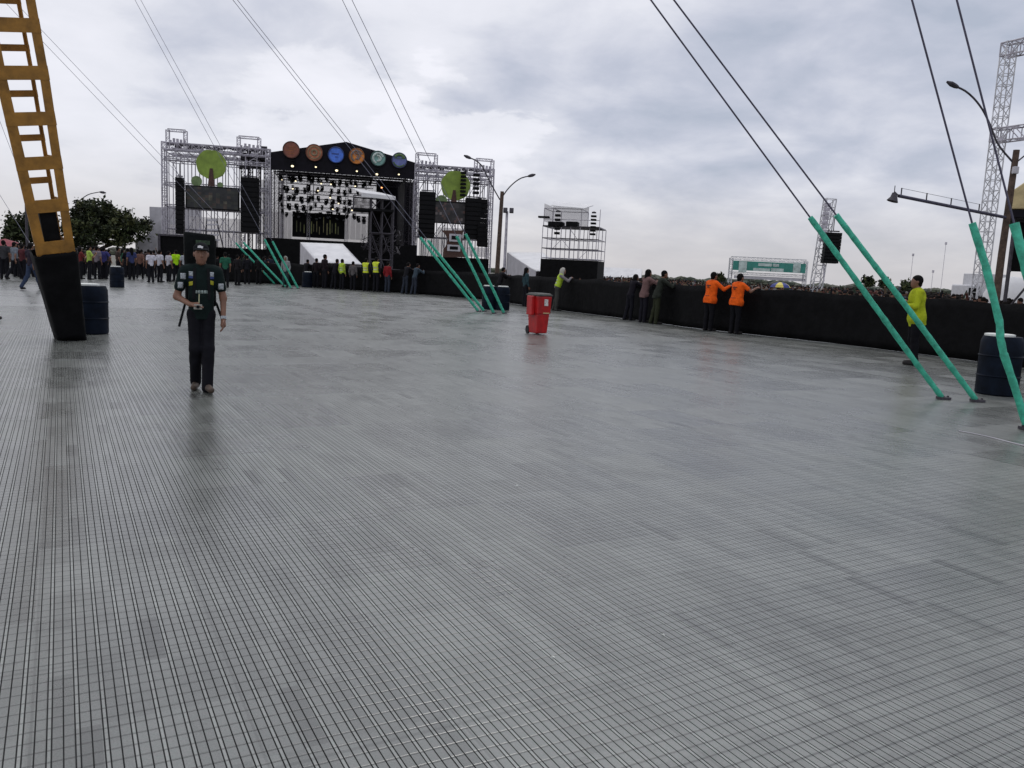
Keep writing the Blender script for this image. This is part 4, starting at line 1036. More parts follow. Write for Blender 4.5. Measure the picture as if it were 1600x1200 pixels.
mb.truss((a.x, Yb + .3, a.z), (b.x, Yb + .3, a.z), .35, .03, .5); zz = V(1200, 429, Yb).z; mb.truss((a.x, Yb + .3, zz), (b.x, Yb + .3, zz), .25, .03, .5); part('frame', mb, M['alu'], t)
mb = MB(); mb.box(*bp4(1147, 1258, 430, 440, .3, .04)); part('lower_sheet', mb, M['pale'], t)
# umbrella in the crowd
p = V(1219, 449, 48); um = thing('umbrella', 'blue and yellow umbrella held up in the crowd beyond the barrier', 'umbrella', tuple(p)); mb = MB(); n = 8
for k in range(n):
    a0, a1 = 2 * math.pi * k / n, 2 * math.pi * (k + 1) / n; mb.m = k % 2
    L0 = [(0, .30), (.28, .26), (.5, .14), (.60, 0)]
    vs = []
    for r_, z in L0: vs += [p + Vector((r_ * math.cos(a0), r_ * math.sin(a0), z)), p + Vector((r_ * math.cos(a1), r_ * math.sin(a1), z))]
    mb.add(vs, [(2 * i, 2 * i + 1, 2 * i + 3, 2 * i + 2) for i in range(3)])
part('canopy', mb, [mat('umbrella_blue', (.03, .045, .22), .6), mat('umbrella_yellow', (.65, .55, .10), .6)], um); mb = MB(); mb.tube([p + Vector((0, 0, -.75)), p + Vector((0, 0, .3))], .012, 6); part('shaft', mb, M['dsteel'], um)
# lorry, antennas
p = V(1528, 452, 62); p.z = GZ; tr = thing('box_lorry', 'pale box lorry parked beyond the crowd left of the wooden pole', 'lorry', tuple(p))
mb = MB(); mb.box((p.x + .45, 62, 1.75), (1.9, 2.6, 2.3)); part('cargo_box', mb, M['vanwhite'], tr, bevel=.04)
mb = MB(); mb.box((p.x - .95, 62, 1.25), (.9, 2.3, 1.6)); cab = part('cab', mb, M['vanwhite'], tr, bevel=.1); mb = MB(); mb.box((p.x - 1.0, 60.83, 1.55), (.6, .04, .55)); part('window', mb, M['black'], cab)
for x in (-.9, .9):
    mb = MB(); mb.tube([(p.x + x, 60.75, GZ + .4), (p.x + x, 61.05, GZ + .4)], .4, 14); part('wheel', mb, M['rubber'], tr)
for x, y0, Y, lab in ((1470, 380, 200, 'tall thin far antenna pole right of the man in yellow'), (1421, 398, 260, 'faint far antenna pole left of the man in yellow'), (1455, 424, 150, 'short far pole just right of the man in yellow')):
    a = V(x, 450, Y); a.z = GZ; b = V(x, y0, Y); t = thing('antenna_pole', lab, 'pole', tuple(a), group='thin far poles on the skyline'); mb = MB(); mb.tube([a, (a.x, a.y, b.z)], .026 * Y / 100, 5); part('pole', mb, M['steel'], t); mb = MB(); mb.box((a.x, a.y, b.z), (.0018 * Y, .0018 * Y, .003 * Y)); part('head', mb, M['steel'], t)
# red parasols at far left
for x, y, Y, r_, lab in ((8, 373, 57, 1.3, 'pinkish red parasol over the crowd at the left edge'), (44, 385, 61, 1.2, 'brownish red parasol over the crowd beside the ochre mast')):
    p = V(x, y, Y); t = thing('parasol', lab, 'parasol', (p.x, p.y, GZ), group='red parasols over the left crowd'); mb = MB(); mb.lathe([(r_, p.z - .5), (r_ * .55, p.z - .2), (.02, p.z)], 12, (p.x, p.y, 0), False); part('canopy', mb, mat('red_canvas', (.24, .035, .05) if x < 20 else (.14, .03, .025), .7, var=.2), t); mb = MB(); mb.tube([(p.x, p.y, GZ), (p.x, p.y, p.z)], .025, 6); part('pole', mb, M['dsteel'], t)

# ------------------------------------------------------------------ trees
LEAF = [mat('leaf', c, .75, var=.3, scale=.8, spec=.2) for c in ((.028, .038, .018), (.042, .056, .022), (.07, .078, .03), (.020, .024, .014))]
def tree(label, base, blobs, trunk_h, n_leaf, seed, ls=.22, name='tree', grp='trees behind the left crowd'):
    q = random.Random(seed); t = thing(name, label, 'tree', tuple(base), group=grp)
    mb = MB(); b = Vector(base); top = b + Vector((q.uniform(-.3, .3), 0, trunk_h))
    mb.tube([b, b + (top - b) * .5 + Vector((.15, 0, 0)), top], [.32, .26, .2], 8)
    for c, r_ in blobs:
        c = Vector(c); m_ = (top + c) / 2 + Vector((q.uniform(-.4, .4), q.uniform(-.4, .4), -.3)); mb.tube([top - Vector((0, 0, .4)), m_, c], [.15, .09, .03], 6)
    part('trunk', mb, M['bark'], t)
    mb = MB(); vs = []; tot = sum(r_[0] * r_[2] for _, r_ in blobs)
    for c, r_ in blobs:
        c = Vector(c); ncl = max(6, int(30 * r_[0] * r_[2] / tot * len(blobs)))
        cl = []
        for _ in range(ncl):
            v = Vector((q.gauss(0, 1), q.gauss(0, 1), q.gauss(0, 1))).normalized() * (q.random() ** .45)
            cl.append((c + Vector((v.x * r_[0], v.y * r_[1], v.z * r_[2])), q.uniform(.35, .75), q.randrange(4)))
        for _ in range(int(n_leaf * r_[0] * r_[2] / tot)):
            cc, cr, cm = q.choice(cl); v = Vector((q.gauss(0, .5), q.gauss(0, .5), q.gauss(0, .4))) * cr * 1.25
            pz = cc + v; n_ = Vector((q.gauss(0, 1), q.gauss(0, 1), q.gauss(.6, 1))).normalized(); a = n_.orthogonal().normalized(); a = Matrix.Rotation(q.uniform(0, 6.28), 3, n_) @ a; bb = n_.cross(a); s_ = ls * q.uniform(.6, 1.4)
            mb.m = cm if q.random() < .7 else q.randrange(4)
            mb.add([pz - a * s_, pz + bb * s_ * .5, pz + a * s_, pz - bb * s_ * .5], [(0, 1, 2, 3)])
    me = bpy.data.meshes.new('mesh'); o_ = ORG[t.name]; me.from_pydata([(v[0] - o_[0], v[1] - o_[1], v[2] - o_[2]) for v in mb.v], [], mb.f); me.polygons.foreach_set('material_index', mb.mi); link('crown', me, LEAF, t)
def blob(x, y, Y, rx, rz, ry=None):
    k = Y / FPX; return (V(x, y, Y), (rx * k, (ry or rx) * k, rz * k))
Yt = 92; p = V(150, 400, Yt); p.z = GZ
tree('big broad dark tree right of the ochre mast', p, [blob(145, 332, Yt, 34, 20), blob(120, 350, Yt - 1, 24, 20), blob(180, 348, Yt + 1, 34, 22), blob(214, 356, Yt, 22, 14), blob(150, 362, Yt - 2, 40, 18), blob(196, 372, Yt, 22, 9), blob(120, 378, Yt, 25, 8)], 2.2, 10500, 3)
Yt = 88; p = V(38, 400, Yt); p.z = GZ
tree('smaller loose dark tree left of the ochre mast', p, [blob(38, 350, Yt, 22, 13), blob(20, 358, Yt - 1, 15, 10), blob(58, 356, Yt + 1, 22, 18), blob(36, 370, Yt, 26, 11)], 2.0, 4200, 5)
for x, y, Y, s_, sd, lab in ((1356, 438, 210, 6, 31, 'small dark far tree just right of the near sleeves'), (1417, 446, 190, 7, 32, 'tiny pointed far tree left of the man in yellow'), (1382, 440, 230, 7, 33, 'small far tree between the pair of near sleeves and the man in yellow'), (1125, 432, 240, 5, 34, 'tiny far tree by the left end of the green banner')):
    p = V(x, 450, Y); p.z = GZ; tree(lab, p, [blob(x, y, Y, s_, s_ * .9), blob(x + 2, y + s_ * .8, Y, s_ * 1.2, s_ * .6)], 1.2, 420, sd, .5, grp='small far trees on the skyline')
# far wood on the skyline, leaf colours paled to stand in for haze
q = random.Random(77); mb = MB()
for k in range(5200):
    az = q.uniform(-48, 48); D = q.uniform(520, 680); h = 0.55 * (3.2 + 2.2 * math.sin(az * .7) * math.sin(az * .23 + 1) + 1.4 * math.sin(az * 2.9)) * q.random() ** .6 + .2
    c = Vector((D * math.sin(R(az)), D * math.cos(R(az)), GZ + h)); s_ = q.uniform(1.2, 2.6); mb.m = q.randrange(3)
    mb.sphere(c, (s_ * 1.5, s_, s_ * .7), 5, 3)
structure('far_wood', mb, [mat('hazed_leaf', c, .9, var=.2, scale=.05) for c in ((.055, .07, .05), (.08, .09, .06), (.10, .10, .08))], kind='stuff')
# ------------------------------------------------------------------ people: one continuous surface per body, grown from limb volumes
def smin(a, b, k):
    h = np.clip(0.5 + 0.5 * (b - a) / k, 0, 1); return b + (a - b) * h - k * h * (1 - h)
class Vol:
    "prims: ('c', a, b, ra, rb, sy) tapered limb, flattened front to back by sy; ('e', centre, radii) ellipsoid"
    def __init__(s): s.p = []; s.cut = []
    def c(s, a, b, ra, rb, sy=1.0, k=None): s.p.append(('c', np.array(a, float), np.array(b, float), ra, rb, sy, k)); return s
    def e(s, c, r, k=None): s.p.append(('e', np.array(c, float), np.array(r, float), k)); return s
    def mesh(s, res, k=0.03, infl=0.0):
        lo = np.full(3, 9.); hi = np.full(3, -9.); bounds = []
        for p in s.p:
            if p[0] == 'c':
                r = max(p[3], p[4]) + infl; a = np.minimum(p[1], p[2]) - r; b = np.maximum(p[1], p[2]) + r
            else: a = p[1] - p[2] - infl; b = p[1] + p[2] + infl
            bounds.append((a, b)); lo = np.minimum(lo, a); hi = np.maximum(hi, b)
        lo -= 3 * res; hi += 3 * res; n = np.ceil((hi - lo) / res).astype(int) + 1
        F = np.full(n, 0.3, np.float32)
        ax = [lo[i] + res * np.arange(n[i]) for i in range(3)]
        for p, (a, b) in zip(s.p, bounds):
            kk = (p[-1] if p[-1] is not None else k); mg = kk + 3 * res
            i0 = np.maximum(0, np.floor((a - mg - lo) / res).astype(int)); i1 = np.minimum(n, np.ceil((b + mg - lo) / res).astype(int) + 1)
            X, Y, Z = np.meshgrid(ax[0][i0[0]:i1[0]], ax[1][i0[1]:i1[1]], ax[2][i0[2]:i1[2]], indexing='ij')
            if p[0] == 'c':
                A, B, ra, rb, sy = p[1].copy(), p[2].copy(), p[3] + infl, p[4] + infl, p[5]
                A[1] /= sy; B[1] /= sy; Y = Y / sy; ab = B - A; L2 = max(1e-9, ab @ ab)
                t = np.clip(((X - A[0]) * ab[0] + (Y - A[1]) * ab[1] + (Z - A[2]) * ab[2]) / L2, 0, 1)
                d = np.sqrt((X - A[0] - t * ab[0]) ** 2 + (Y - A[1] - t * ab[1]) ** 2 + (Z - A[2] - t * ab[2]) ** 2) - (ra + (rb - ra) * t)
                if sy < 1: d = d * (0.5 + 0.5 * sy)
            else:
                q = p[2] + infl; x, y, z = (X - p[1][0]), (Y - p[1][1]), (Z - p[1][2])
                k0 = np.sqrt((x / q[0]) ** 2 + (y / q[1]) ** 2 + (z / q[2]) ** 2); k1 = np.sqrt((x / q[0] ** 2) ** 2 + (y / q[1] ** 2) ** 2 + (z / q[2] ** 2) ** 2) + 1e-9
                d = k0 * (k0 - 1) / k1
            sl = tuple(slice(i0[i], i1[i]) for i in range(3)); F[sl] = smin(F[sl], d.astype(np.float32), kk)
        if s.cut:
            X, Y, Z = np.meshgrid(*ax, indexing='ij')
            for (pt, nv) in s.cut: F = np.maximum(F, ((X - pt[0]) * nv[0] + (Y - pt[1]) * nv[1] + (Z - pt[2]) * nv[2]).astype(np.float32))
        return nets(F, lo, res)
def nets(F, lo, h):
    I = F < 0; n = F.shape
    c = [I[a:n[0] - 1 + a, b:n[1] - 1 + b, d:n[2] - 1 + d] for a in (0, 1) for b in (0, 1) for d in (0, 1)]
    s = sum(x.astype(np.int8) for x in c); act = (s > 0) & (s < 8)
    idx = np.full(act.shape, -1, np.int32); ii = np.argwhere(act); idx[act] = np.arange(len(ii))
    acc = np.zeros((len(ii), 3)); cnt = np.zeros(len(ii)); corners = [(a, b, d) for a in (0, 1) for b in (0, 1) for d in (0, 1)]
    for i in range(8):
        for j in range(i + 1, 8):
            df = [corners[j][q] - corners[i][q] for q in range(3)]
            if sum(map(abs, df)) != 1: continue
            fi = F[tuple((ii + corners[i]).T)]; fj = F[tuple((ii + corners[j]).T)]; m = (fi < 0) != (fj < 0)
            t = np.where(m, fi / np.where(m, fi - fj, 1), 0)
            acc += np.where(m[:, None], np.array(corners[i]) + t[:, None] * np.array(df), 0); cnt += m
    V_ = lo + h * (ii + acc / cnt[:, None])
    faces = []
    for axis in range(3):
        a = [slice(None)] * 3; b = [slice(None)] * 3; a[axis] = slice(0, n[axis] - 1); b[axis] = slice(1, n[axis])
        P, Q = I[tuple(a)], I[tuple(b)]; e = np.argwhere(P != Q); o1, o2 = [q for q in range(3) if q != axis]
        ok = (e[:, o1] > 0) & (e[:, o2] > 0) & (e[:, o1] < n[o1] - 1) & (e[:, o2] < n[o2] - 1); e = e[ok]
        def at(d1, d2):
            t = e.copy(); t[:, o1] -= d1; t[:, o2] -= d2; return idx[tuple(t.T)]
        q = np.stack([at(1, 1), at(0, 1), at(0, 0), at(1, 0)], 1)
        fl_ = P[tuple(e.T)]
        if axis == 1: fl_ = ~fl_
        q[~fl_] = q[~fl_][:, ::-1]; faces.append(q)
    return V_, np.concatenate(faces)
def npmesh(V_, F_):
    me = bpy.data.meshes.new('mesh'); nv, nf = len(V_), len(F_)
    me.vertices.add(nv); me.vertices.foreach_set('co', V_.astype(np.float32).ravel())
    me.loops.add(nf * 4); me.loops.foreach_set('vertex_index', F_.astype(np.int32).ravel())
    me.polygons.add(nf); me.polygons.foreach_set('loop_start', np.arange(0, nf * 4, 4, dtype=np.int32)); me.polygons.foreach_set('loop_total', np.full(nf, 4, np.int32))
    me.update(calc_edges=True); me.validate(); me.polygons.foreach_set('use_smooth', np.ones(len(me.polygons), bool)); return me

def pose(kind):
    "joints of a 1.72 m figure facing +y; right hand is +x"
    J = dict(hipR=(.09, 0, .90), hipL=(-.09, 0, .90), kneeR=(.105, .02, .49), kneeL=(-.105, .02, .49), ankR=(.11, -.01, .085), ankL=(-.11, -.01, .085),
             toeR=(.13, .15, .03), toeL=(-.13, .15, .03), pel=(0, 0, .95), waist=(0, .01, 1.10), chest=(0, .0, 1.29), neck=(0, -.01, 1.45), head=(0, .015, 1.60),
             shR=(.185, -.01, 1.40), shL=(-.185, -.01, 1.40), elR=(.235, -.03, 1.11), elL=(-.235, -.03, 1.11), wrR=(.225, .06, .87), wrL=(-.225, .06, .87), hdR=(.22, .09, .78), hdL=(-.22, .09, .78))
    def lean(a, upto=('waist', 'chest', 'neck', 'head', 'shR', 'shL', 'elR', 'elL', 'wrR', 'wrL', 'hdR', 'hdL')):
        for k in upto:
            x, y, z = J[k]; z -= .95; J[k] = (x, y * math.cos(a) + z * math.sin(a), z * math.cos(a) - y * math.sin(a) + .95)
    def set_(**k): J.update(k)
    if kind == 'walk':
        set_(hipR=(.078, 0, .90), hipL=(-.078, 0, .90), kneeR=(.072, .10, .50), ankR=(.062, -.10, .12), toeR=(.095, .09, .035), kneeL=(-.070, .13, .50), ankL=(-.055, .20, .085), toeL=(-.085, .40, .045),
             elR=(.27, -.05, 1.10), wrR=(.13, .17, 1.02), hdR=(.05, .22, 1.02), elL=(-.25, .0, 1.10), wrL=(-.245, .10, .865), hdL=(-.24, .13, .775))
    if kind == 'stride':
        set_(kneeR=(.10, .16, .51), ankR=(.10, .30, .10), toeR=(.11, .46, .05), kneeL=(-.10, -.08, .50), ankL=(-.10, -.34, .16), toeL=(-.11, -.22, .05), elR=(.23, -.12, 1.12), wrR=(.22, -.12, .90), hdR=(.22, -.10, .82), elL=(-.23, .05, 1.12), wrL=(-.22, .20, .95), hdL=(-.21, .25, .88))
    if kind == 'lean':       # forearms on the rail
        lean(R(16)); set_(elR=(.26, .42, 1.20), elL=(-.26, .42, 1.20), wrR=(.10, .52, 1.33), wrL=(-.10, .52, 1.33), hdR=(.01, .55, 1.34), hdL=(.0, .57, 1.33), kneeL=(-.11, -.02, .49), ankL=(-.12, -.12, .085), toeL=(-.14, .03, .03))
    if kind == 'armright':   # right forearm along the rail, left by the side
        lean(R(6)); set_(elR=(.33, .20, 1.23), wrR=(.34, .40, 1.335), hdR=(.33, .47, 1.345), elL=(-.24, .10, 1.12), wrL=(-.25, .10, .88), hdL=(-.25, .12, .79))
    if kind == 'armboth':
        lean(R(9)); set_(elR=(.38, .28, 1.24), wrR=(.50, .42, 1.335), hdR=(.58, .45, 1.345), elL=(-.27, .34, 1.20), wrL=(-.12, .46, 1.33), hdL=(-.04, .48, 1.34))
    if kind == 'fold':
        lean(R(5)); set_(elR=(.26, .10, 1.13), elL=(-.26, .10, 1.13), wrR=(.02, .25, 1.20), hdR=(-.07, .25, 1.23), wrL=(-.02, .27, 1.15), hdL=(.07, .26, 1.17), ankR=(.12, -.08, .085), toeR=(.14, .08, .03))
    if kind == 'hips':
        set_(elR=(.38, -.08, 1.14), wrR=(.22, .06, 1.02), hdR=(.17, .10, 1.0), elL=(-.38, -.08, 1.14), wrL=(-.22, .06, 1.02), hdL=(-.17, .10, 1.0))
    if kind == 'phone':
        set_(elR=(.25, .14, 1.14), wrR=(.12, .30, 1.30), hdR=(.08, .33, 1.37), elL=(-.25, .14, 1.14), wrL=(-.12, .30, 1.30), hdL=(-.08, .33, 1.36))
    if kind == 'raise':
        set_(elR=(.30, .10, 1.50), wrR=(.24, .16, 1.74), hdR=(.23, .17, 1.82))
    return J
def lerp(a, b, t): return tuple(a[i] + (b[i] - a[i]) * t for i in range(3))
def body_vol(J, hands=True, face=False, slim=1.0):
    v = Vol(); s = slim
    v.c(J['pel'], J['waist'], .145 * s, .128 * s, .70).c(J['waist'], J['chest'], .128 * s, .155 * s, .68)
    v.c(lerp(J['shL'], J['shR'], .18), lerp(J['shL'], J['shR'], .82), .078, .078, .95)
    v.c(lerp(J['hipL'], J['hipR'], .05), lerp(J['hipL'], J['hipR'], .95), .098 * s, .098 * s, .95)
    v.c(J['neck'], J['head'], .056, .052)
    h = np.array(J['head']); v.e(h + (0, -.005, .03), (.077, .095, .092)); v.c(h + (0, .035, -.045), h + (0, .05, -.085), .055, .034); v.c(h + (0, .03, 0), h + (0, .04, -.05), .066, .058)
    if face:
        v.c(h + (0, .092, .025), h + (0, .110, -.022), .009, .015, k=.012); v.e(h + (0, .083, -.058), (.024, .014, .009), k=.008); v.e(h + (0, .066, -.100), (.024, .018, .016), k=.02)
        v.c(h + (-.045, .078, .032), h + (.045, .078, .032), .010, .010, k=.015)
    for sx in (-1, 1): v.e(h + (sx * .078, -.005, .0), (.012, .022, .033), k=.012)
    for S_ in 'RL':
        sx = 1 if S_ == 'R' else -1
        v.c(J['hip' + S_], J['knee' + S_], .088 * s, .056); v.c(J['knee' + S_], J['ank' + S_], .056, .036)
        mid = lerp(J['knee' + S_], J['ank' + S_], .3); v.e((mid[0], mid[1] - .018, mid[2]), (.05, .052, .10))
        a, t = np.array(J['ank' + S_]), np.array(J['toe' + S_]); v.c((a[0], a[1] - .02, t[2] + .005), t, .036, .028)
        v.c(a, (a[0], a[1] - .02, t[2] + .01), .036, .036)
        sh, el, wr, hd = (np.array(J[k + S_]) for k in ('sh', 'el', 'wr', 'hd'))
        v.c(sh, el, .052, .040); v.c(el, wr, .040, .027)
        d = hd - wr; d = d / (np.linalg.norm(d) + 1e-9)
        side = np.cross(d, (0, 0, 1.)) if abs(d[2]) < .75 else np.cross(d, (sx * 1., 0, 0)); side /= np.linalg.norm(side) + 1e-9
        if not hands: v.c(wr, hd, .028, .03); continue
        nrm = np.cross(d, side)
        if abs(d[2]) > .75:
            if side[1] < 0: side = -side     # thumb side forwards for a hanging hand
            nrm = np.array((-sx, 0, 0.)) - d * (-sx * d[0])
        else:
            if side[2] < 0: side = -side
        v.c(wr + d * .02, wr + d * .085, .026, .033, k=.02)
        for i, ln in enumerate((.068, .078, .072, .055)):
            o = wr + d * .095 + side * (.028 - .0187 * i); b = o + d * ln * .5 + nrm * .006; e = b + d * ln * .42 + nrm * .022
            v.c(o - d * .02, b, .0095, .009, k=.006); v.c(b, e, .009, .0075, k=.006)
        o = wr + d * .035 + side * .026; b = o + d * .035 + side * .03 + nrm * .008; v.c(o, b, .013, .0105, k=.012); v.c(b, b + d * .033 + side * .006 + nrm * .006, .0105, .009, k=.006)
    return v
def shirt_vol(J, sleeve='short', hem=.90, slim=1.0, collar=False):
    v = Vol(); s = slim; hm = lerp(J['pel'], J['waist'], (hem - .95) / .15)
    v.c(hm, J['waist'], .153 * s, .138 * s, .74).c(J['waist'], J['chest'], .138 * s, .160 * s, .72)
    v.c(lerp(J['shL'], J['shR'], .16), lerp(J['shL'], J['shR'], .84), .080, .080, .97)
    for S_ in 'RL':
        sh, el, wr = J['sh' + S_], J['el' + S_], J['wr' + S_]
        if sleeve == 'none': continue
        if sleeve == 'short': v.c(sh, lerp(sh, el, .62), .060, .056)
        else: v.c(sh, el, .060, .050); v.c(el, lerp(el, wr, .93), .050, .038)
    if hem < .86: v.c(lerp(J['hipL'], J['hipR'], .02), lerp(J['hipL'], J['hipR'], .98), .116 * s, .116 * s, .98); v.c(J['pel'], J['waist'], .160 * s, .140 * s, .76)
    n = J['neck']
    if collar: v.c(n, lerp(n, J['head'], .28), .064, .062)
    else: v.c(lerp(n, J['chest'], .25), n, .075, .052)
    d = np.array(hm) - np.array(J['waist']); d /= np.linalg.norm(d); v.cut.append((np.array(hm) + d * .02, d))
    return v
def trousers_vol(J, shorts=False, slim=1.0):
    v = Vol(); s = slim
    v.c(J['pel'], lerp(J['pel'], J['waist'], .35), .142 * s, .134 * s, .72); v.c(lerp(J['hipL'], J['hipR'], .05), lerp(J['hipL'], J['hipR'], .95), .102 * s, .102 * s, .95)
    for S_ in 'RL':
        h_, k_, a_ = J['hip' + S_], J['knee' + S_], J['ank' + S_]
        v.c(h_, k_, .094 * s, .070)
        if not shorts:
            e_ = lerp(k_, a_, 1.10); v.c(k_, (e_[0], e_[1] - .004, e_[2]), .070, .064); mid = lerp(k_, a_, .3); v.e((mid[0], mid[1] - .014, mid[2]), (.064, .068, .13))
    return v
def shoes_vol(J):
    v = Vol()
    for S_ in 'RL':
        a, t = np.array(J['ank' + S_]), np.array(J['toe' + S_]); v.c((a[0], a[1] - .025, t[2] + .012), t + (0, .015, .006), .045, .036); v.c(a + (0, -.005, -.0), (a[0], a[1] - .02, t[2] + .02), .045, .045)
    v.cut.append((np.array((0, 0, .004)), np.array((0, 0, -1.)))); return v
def hair_vol(J, style='short'):
    v = Vol(); h = np.array(J['head'])
    v.e(h + (0, -.014, .042), (.086, .102, .094))
    if style == 'long':
        v.c(h + (0, -.06, .02), h + (0, -.10, -.26), .085, .07, .75); v.c(h + (.05, -.03, 0), h + (.07, -.05, -.2), .045, .04); v.c(h + (-.05, -.03, 0), h + (-.07, -.05, -.2), .045, .04)
    elif style == 'hood':
        v.c(h + (0, -.03, .0), h + (0, -.06, -.14), .098, .10); v.c(h + (0, 0, .06), h + (0, -.03, .02), .09, .1)
    else: v.c(h + (0, -.035, .0), h + (0, -.045, -.045), .075, .06)
    f = np.array((0, 1., -.55 if style != 'hood' else -.1)); f /= np.linalg.norm(f); v.cut.append((h + (0, .062, .040), f)); return v
_pm = {}
def pmesh(key, fn, res, **k):
    if key not in _pm: _pm[key] = npmesh(*fn().mesh(res, **k))
    return _pm[key]
def shared(name, me, m, parent):
    o = bpy.data.objects.new(name, me); COL.objects.link(o)
    if not me.materials: me.materials.append(None)
    o.material_slots[0].link = 'OBJECT'; o.material_slots[0].material = m; o.parent = parent; return o
REFL = mat('reflective_tape', (.50, .52, .46), .4, var=.1)
SHOE = cloth((.03, .028, .028)); HAIRC = M['hair']
def person(label, at, yaw, kind='stand', top=(.05, .05, .06), legs=(.015, .016, .022), sleeve='short', hair='short', hem=.90, vest=None, res=.019, h=1.72, group=None, haircol=None, slim=1.0, shoes=None, collar=False, far=False):
    J = pose(kind); t = thing('person', label, 'person', (at[0], at[1], at[2] + .002), group=group, rotz=yaw)
    s_ = h / 1.72; t.scale = (s_, s_, s_)
    shared('body', pmesh((kind, 'b', slim, res), lambda: body_vol(J, True, False, slim), res), M['skin'], t)
    shared('top', pmesh((kind, 't', sleeve, hem, slim, res, collar), lambda: shirt_vol(J, sleeve, hem, slim, collar), res, infl=.004), cloth(top), t)
    shared('trousers', pmesh((kind, 'l', slim, res), lambda: trousers_vol(J, False, slim), res), cloth(legs), t)
    shared('hair' if hair != 'hood' else 'hood', pmesh((kind, 'h', hair, res), lambda: hair_vol(J, hair), res * .8), cloth(haircol) if haircol else HAIRC, t)
    shared('shoes', pmesh((kind, 's', res), lambda: shoes_vol(J), res), cloth(shoes) if shoes else SHOE, t)
    if vest:
        vo = shared('vest', pmesh((kind, 'v', slim, res), lambda: shirt_vol(J, 'none', .97, slim * 1.03), res, infl=.018), mat('hi_vis_cloth', vest, .7, var=.12, scale=8, bump=.4), t)
        for z in (1.10, 1.22): back_mark(vo, 'reflective_strip', -.13, .13, z - .022, z + .022, REFL)
    return t
def back_mark(o, name, x0, x1, z0, z1, m, nx=8):
    "a flat mark that follows the back of a garment"
    me = o.data; bv_ = BVHTree.FromPolygons([v.co.copy() for v in me.vertices], [tuple(f.vertices) for f in me.polygons]); mb = MB(); vs = []
    for i in range(nx + 1):
        for j in range(3):
            hit = bv_.ray_cast(Vector((x0 + (x1 - x0) * i / nx, -1, z0 + (z1 - z0) * j / 2)), Vector((0, 1, 0)))
            if hit[0] is None: return
            vs.append(hit[0] - Vector((0, .006, 0)))
    mb.add(vs, [(i * 3 + j, i * 3 + 3 + j, i * 3 + 4 + j, i * 3 + j + 1) for i in range(nx) for j in range(2)])
    k = link(name, mb.mesh(), m, o, True); s_ = k.modifiers.new('thickness', 'SOLIDIFY'); s_.thickness = .003
def face_to(p, q): d = Vector(q) - Vector(p); return math.atan2(-d.x, d.y)
def nearest_out(p):
    i = min(range(len(bpath)), key=lambda k: (bpath[k] - p).length); n_ = out_n(i); return i, n_
def at_barrier(x, y, gap=.36):
    p = G(x, y); d = Vector((p.x, p.y, 0)).normalized(); L0 = p.xy.length; best = None
    for k in range(-120, 240):           # slide along the line of sight until the figure stands gap short of the barrier
        c = d * (L0 * (1 + k * .002)); i, n_ = nearest_out(c); e = abs((bpath[i] - c).dot(n_) - gap)
        if best is None or e < best[0]: best = (e, c, n_)
    n_ = best[2]; return best[1], math.atan2(-n_.x, n_.y)
BPR = mat('dark_print', (.10, .02, .01), .7, var=.4, scale=30)
ORANGE = (.80, .115, .012); LIME = (.44, .62, .03); YEL = (.38, .44, .02)

# men leaning on the barrier, right half
p, yw = at_barrier(1106, 514, .42); a_ = person('man in bright orange top at the barrier, left of the two in orange', p, yw - .1, 'armright', ORANGE, (.010, .010, .013), 'long', h=1.74, res=.014, hem=.82, slim=1.25)
p, yw = at_barrier(1147, 516, .42); b_ = person('man in bright orange top, bare elbow out, right of the two in orange', p, yw - .15, 'armright', ORANGE, (.010, .010, .013), 'short', h=1.72, res=.014, hem=.82, slim=1.28)
for o_ in (a_, b_):
    tp_ = [c for c in children(o_) if c.name.startswith('top')][0]
    for x0, x1, z0, z1 in ((-.10, .085, 1.315, 1.345), (-.045, .045, 1.265, 1.30), (-.09, .09, 1.02, 1.035)): back_mark(tp_, 'back_print', x0, x1, z0, z1, BPR)
p, yw = at_barrier(983, 497, .38); person('person all in black with long dark hair at the barrier left of the pink jacket', p, yw, 'lean', (.016, .014, .020), (.014, .014, .02), 'long', 'long', h=1.60, res=.016)
p, yw = at_barrier(1004, 500, .45); person('person in dull pink jacket at the barrier beside the camouflage trousers', p, yw, 'armboth', (.16, .095, .09), (.016, .015, .022), 'long', 'long', h=1.76, res=.016, hem=.80)
p, yw = at_barrier(1024, 503, .42); person('tall person in olive jacket and camouflage trousers leaning on the barrier', p, yw - .3, 'lean', (.026, .030, .024), (.030, .034, .019), 'long', h=1.76, res=.016, hem=.80)
p = G(1424, 570); person('man in yellow jacket with folded arms behind the near green sleeves', p, R(78), 'fold', YEL, (.009, .009, .012), 'long', h=1.78, res=.011, hem=.78, slim=1.3)
p, yw = at_barrier(869, 485, .45); person('worker in lime vest with pale hood at the barrier right of the red bin', p, yw - .5, 'lean', (.20, .18, .19), (.055, .055, .05), 'long', 'hood', vest=LIME, h=1.72, haircol=(.42, .40, .36))
p, yw = at_barrier(820, 476, .45); person('long-haired person in dark clothes at the barrier left of the red bin', p, yw, 'stand', (.03, .06, .07), (.014, .014, .018), 'long', 'long', h=1.66)
p, yw = at_barrier(779, 470, .45); person('dark figure bent on the barrier behind the navy drum', p, yw, 'lean', (.016, .015, .018), (.013, .013, .015), 'long', h=1.66)
